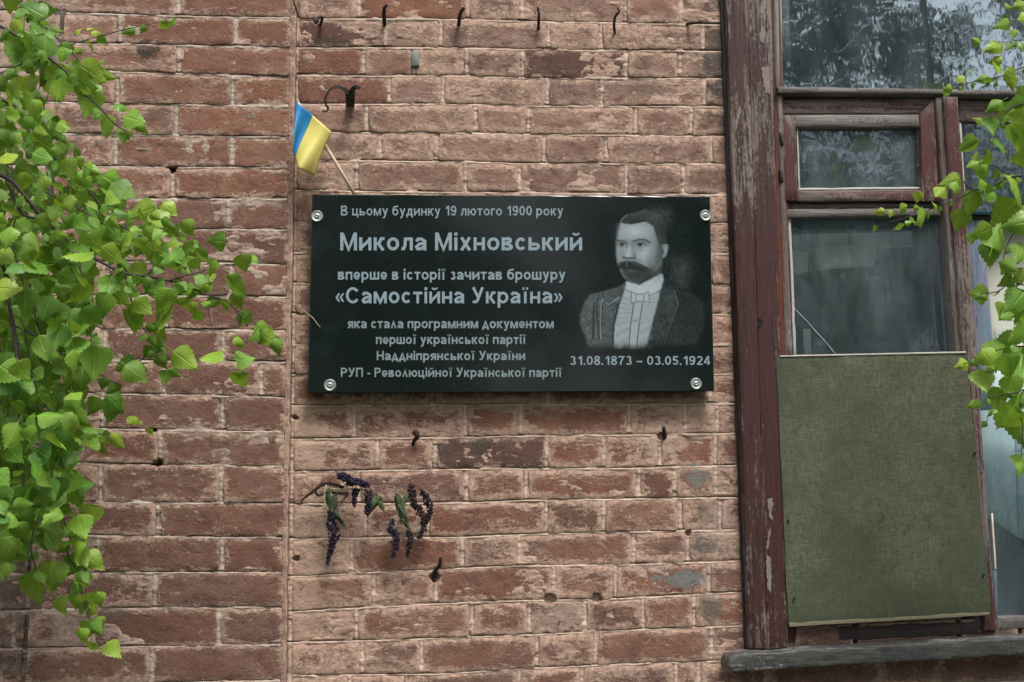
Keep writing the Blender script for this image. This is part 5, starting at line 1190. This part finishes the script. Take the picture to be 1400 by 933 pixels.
SR = [(1370, 33, 26, 190, .4), (1397, 5, 28, 200, .4), (1399, 25, 24, 200, .4), (1336, 56, 18, 160, .3), (1363, 62, 34, 205, .6), (1360, 83, 22, 175, .6), (1362, 91, 26, 190, .5), (1387, 45, 14, 30, .5), (1378, 8, 12, 120, .4),
      (1315, 108, 17, 300, .6), (1329, 100, 15, 60, .7), (1383, 103, 26, 330, .6), (1385, 113, 24, 270, .6), (1345, 107, 22, 180, .4), (1297, 122, 16, 200, .5), (1361, 143, 28, 210, .1), (1376, 156, 38, 250, .3), (1390, 148, 36, 200, .1), (1392, 168, 40, 260, .3),
      (1340, 162, 22, 165, .5), (1356, 172, 32, 262, 0), (1386, 188, 46, 290, .1), (1370, 198, 38, 240, 0), (1326, 200, 32, 205, .3), (1347, 220, 24, 180, .4), (1331, 224, 22, 200, .1), (1346, 236, 26, 300, .1), (1336, 214, 18, 60, .2),
      (1300, 249, 32, 190, .5), (1287, 261, 30, 215, .5), (1309, 257, 22, 262, .1), (1348, 250, 32, 340, .3), (1331, 277, 42, 260, .3), (1360, 263, 38, 350, 0), (1256, 270, 18, 262, .9), (1372, 291, 50, 235, .4), (1396, 268, 50, 260, .3), (1398, 300, 46, 200, 0), (1385, 240, 36, 20, .3), (1399, 215, 40, 200, .4),
      (1203, 290, 16, 190, .7), (1219, 292, 12, 240, .6), (1238, 285, 20, 30, .5), (1255, 285, 14, 10, .4), (1281, 283, 22, 20, .6), (1262, 300, 32, 220, .5), (1230, 312, 17, 210, .4), (1243, 305, 12, 20, .3),
      (1314, 301, 34, 250, .4), (1342, 318, 34, 205, .3), (1330, 326, 20, 250, .2), (1355, 346, 40, 262, .1), (1377, 366, 34, 300, .05), (1363, 322, 44, 70, .1), (1396, 305, 44, 190, .1), (1375, 386, 26, 215, .5), (1397, 380, 32, 250, .3), (1341, 402, 34, 186, .4),
      (1390, 412, 44, 225, 0), (1371, 425, 30, 245, .3), (1377, 432, 24, 200, .2), (1397, 452, 54, 215, .1), (1365, 480, 46, 262, .2), (1397, 498, 64, 250, .05), (1352, 490, 34, 300, .3), (1344, 521, 38, 262, .4), (1362, 545, 34, 230, .2), (1375, 571, 56, 268, .1), (1397, 588, 54, 275, .1), (1331, 554, 18, 205, .6), (1398, 632, 34, 260, .2),
      (1384, 530, 40, 280, .1), (1356, 504, 20, 200, .4), (1318, 498, 22, 205, .6), (1398, 130, 30, 240, .3), (1396, 345, 36, 250, .2), (1376, 470, 40, 190, .25), (1380, 505, 44, 290, 0), (1399, 428, 40, 250, .1), (1388, 545, 34, 210, .1)]
for i, (x, y, L, a, ye) in enumerate(SR):
    r = random.Random(300 + i)
    place_leaf(tr_, x, y, L * 1.03, a + r.uniform(-6, 6), -.44 + r.uniform(-.05, .05), tone=.35 + .65 * r.random(), yel=min(1, ye + r.uniform(0, .2)), r=r, mi=(r.choice([2, 1, 4]) if L < 24 else None), roll=r.gauss(0, 24), pitch=r.gauss(-6, 20))
for i in range(46):                                # leaves just outside the picture, joining the sprays to their limb
    r = random.Random(8800 + i); place_leaf(tr_, r.uniform(1420, 1540), r.uniform(-60, 640), r.uniform(30, 46), r.gauss(260, 40), -.42 + r.uniform(-.08, .06), r=r)

# ------------------------------------------------------------------ ground and the trees that the panes mirror
g = mesh('ground', [(-400, -400, 0), (400, -400, 0), (400, 400, 0), (-400, 400, 0)], [(0, 1, 2, 3)])
t = NT('worn_grass'); n = t.noise(t.pos(), 1.5, 6, .6); gm = t.done(t.mix(n, (.03, .05, .02), (.07, .065, .045)), .95)
tag(link('ground', g, gm), kind='structure')
CR = simple('tree_leaves', (.03, .06, .028), .6, 0, 3, .4, 0)
def crown_mesh(seed, n, rx, rz):
    r = random.Random(seed); a = Acc(); cl = [(r.uniform(-1, 1) * rx * .7, r.uniform(-1, 1) * rx * .7, r.uniform(-1, 1) * rz * .8, r.uniform(.3, .7) * rx * .42) for _ in range(70)]
    for _ in range(n):
        c = r.choice(cl); d = Vector((r.gauss(0, .8), r.gauss(0, .8), -abs(r.gauss(0, 2.2)) + .8)) * c[3] * .5; p = Vector(c[:3]) + d
        u = Vector((r.gauss(0, 1), r.gauss(0, 1), r.gauss(0, 1))).normalized(); v = u.orthogonal().normalized(); s = r.uniform(.04, .085)
        a.add([p, p + (u + v * .6) * s, p + u * 2 * s, p + (u - v * .6) * s], [(0, 1, 2, 3)])
    me = mesh('crown', a.v, a.f); me.materials.append(CR); return me
crowns = [crown_mesh(s, 17000, 2.7, 3.6) for s in (1, 2)]
for i, (x, y, hgt, lab) in enumerate(((-5.5, -13, 6.2, 'tall leafy tree at the left of the yard behind the viewer'), (-.8, -15, 6.8, 'tall leafy tree in the middle of the yard behind the viewer'),
                                      (4.2, -12, 6.4, 'tall leafy tree mirrored in the middle of the top pane'), (8.2, -13.5, 7.2, 'tall leafy tree mirrored at the right of the top pane'), (12.5, -11, 6.0, 'tall leafy tree at the right end of the yard behind the viewer'))):
    tt = thing('broadleaf_tree', lab, 'tree', (x, y, 0), 'trees in the yard behind the viewer')
    v_, f_ = tube([Vector((x, y, -.1)), Vector((x + .1, y, hgt * .4)), Vector((x - .1, y + .1, hgt * .8)), Vector((x, y, hgt + 1.5))], [.22, .17, .11, .04], 10)
    link('trunk', mesh('trunk', v_, f_), BARK, tt)
    c = link('crown', crowns[i % 2], None, tt); c.matrix_world = Matrix.Translation((x, y, hgt)) @ Matrix.Rotation(i * 1.3, 4, 'Z'); c['kind'] = 'stuff'
    c = link('crown', crowns[(i + 1) % 2], None, tt); c.matrix_world = Matrix.Translation((x + .6, y + .5, hgt * .52)) @ Matrix.Rotation(i * 2.3, 4, 'Z') @ Matrix.Scale(.8, 4); c['kind'] = 'stuff'
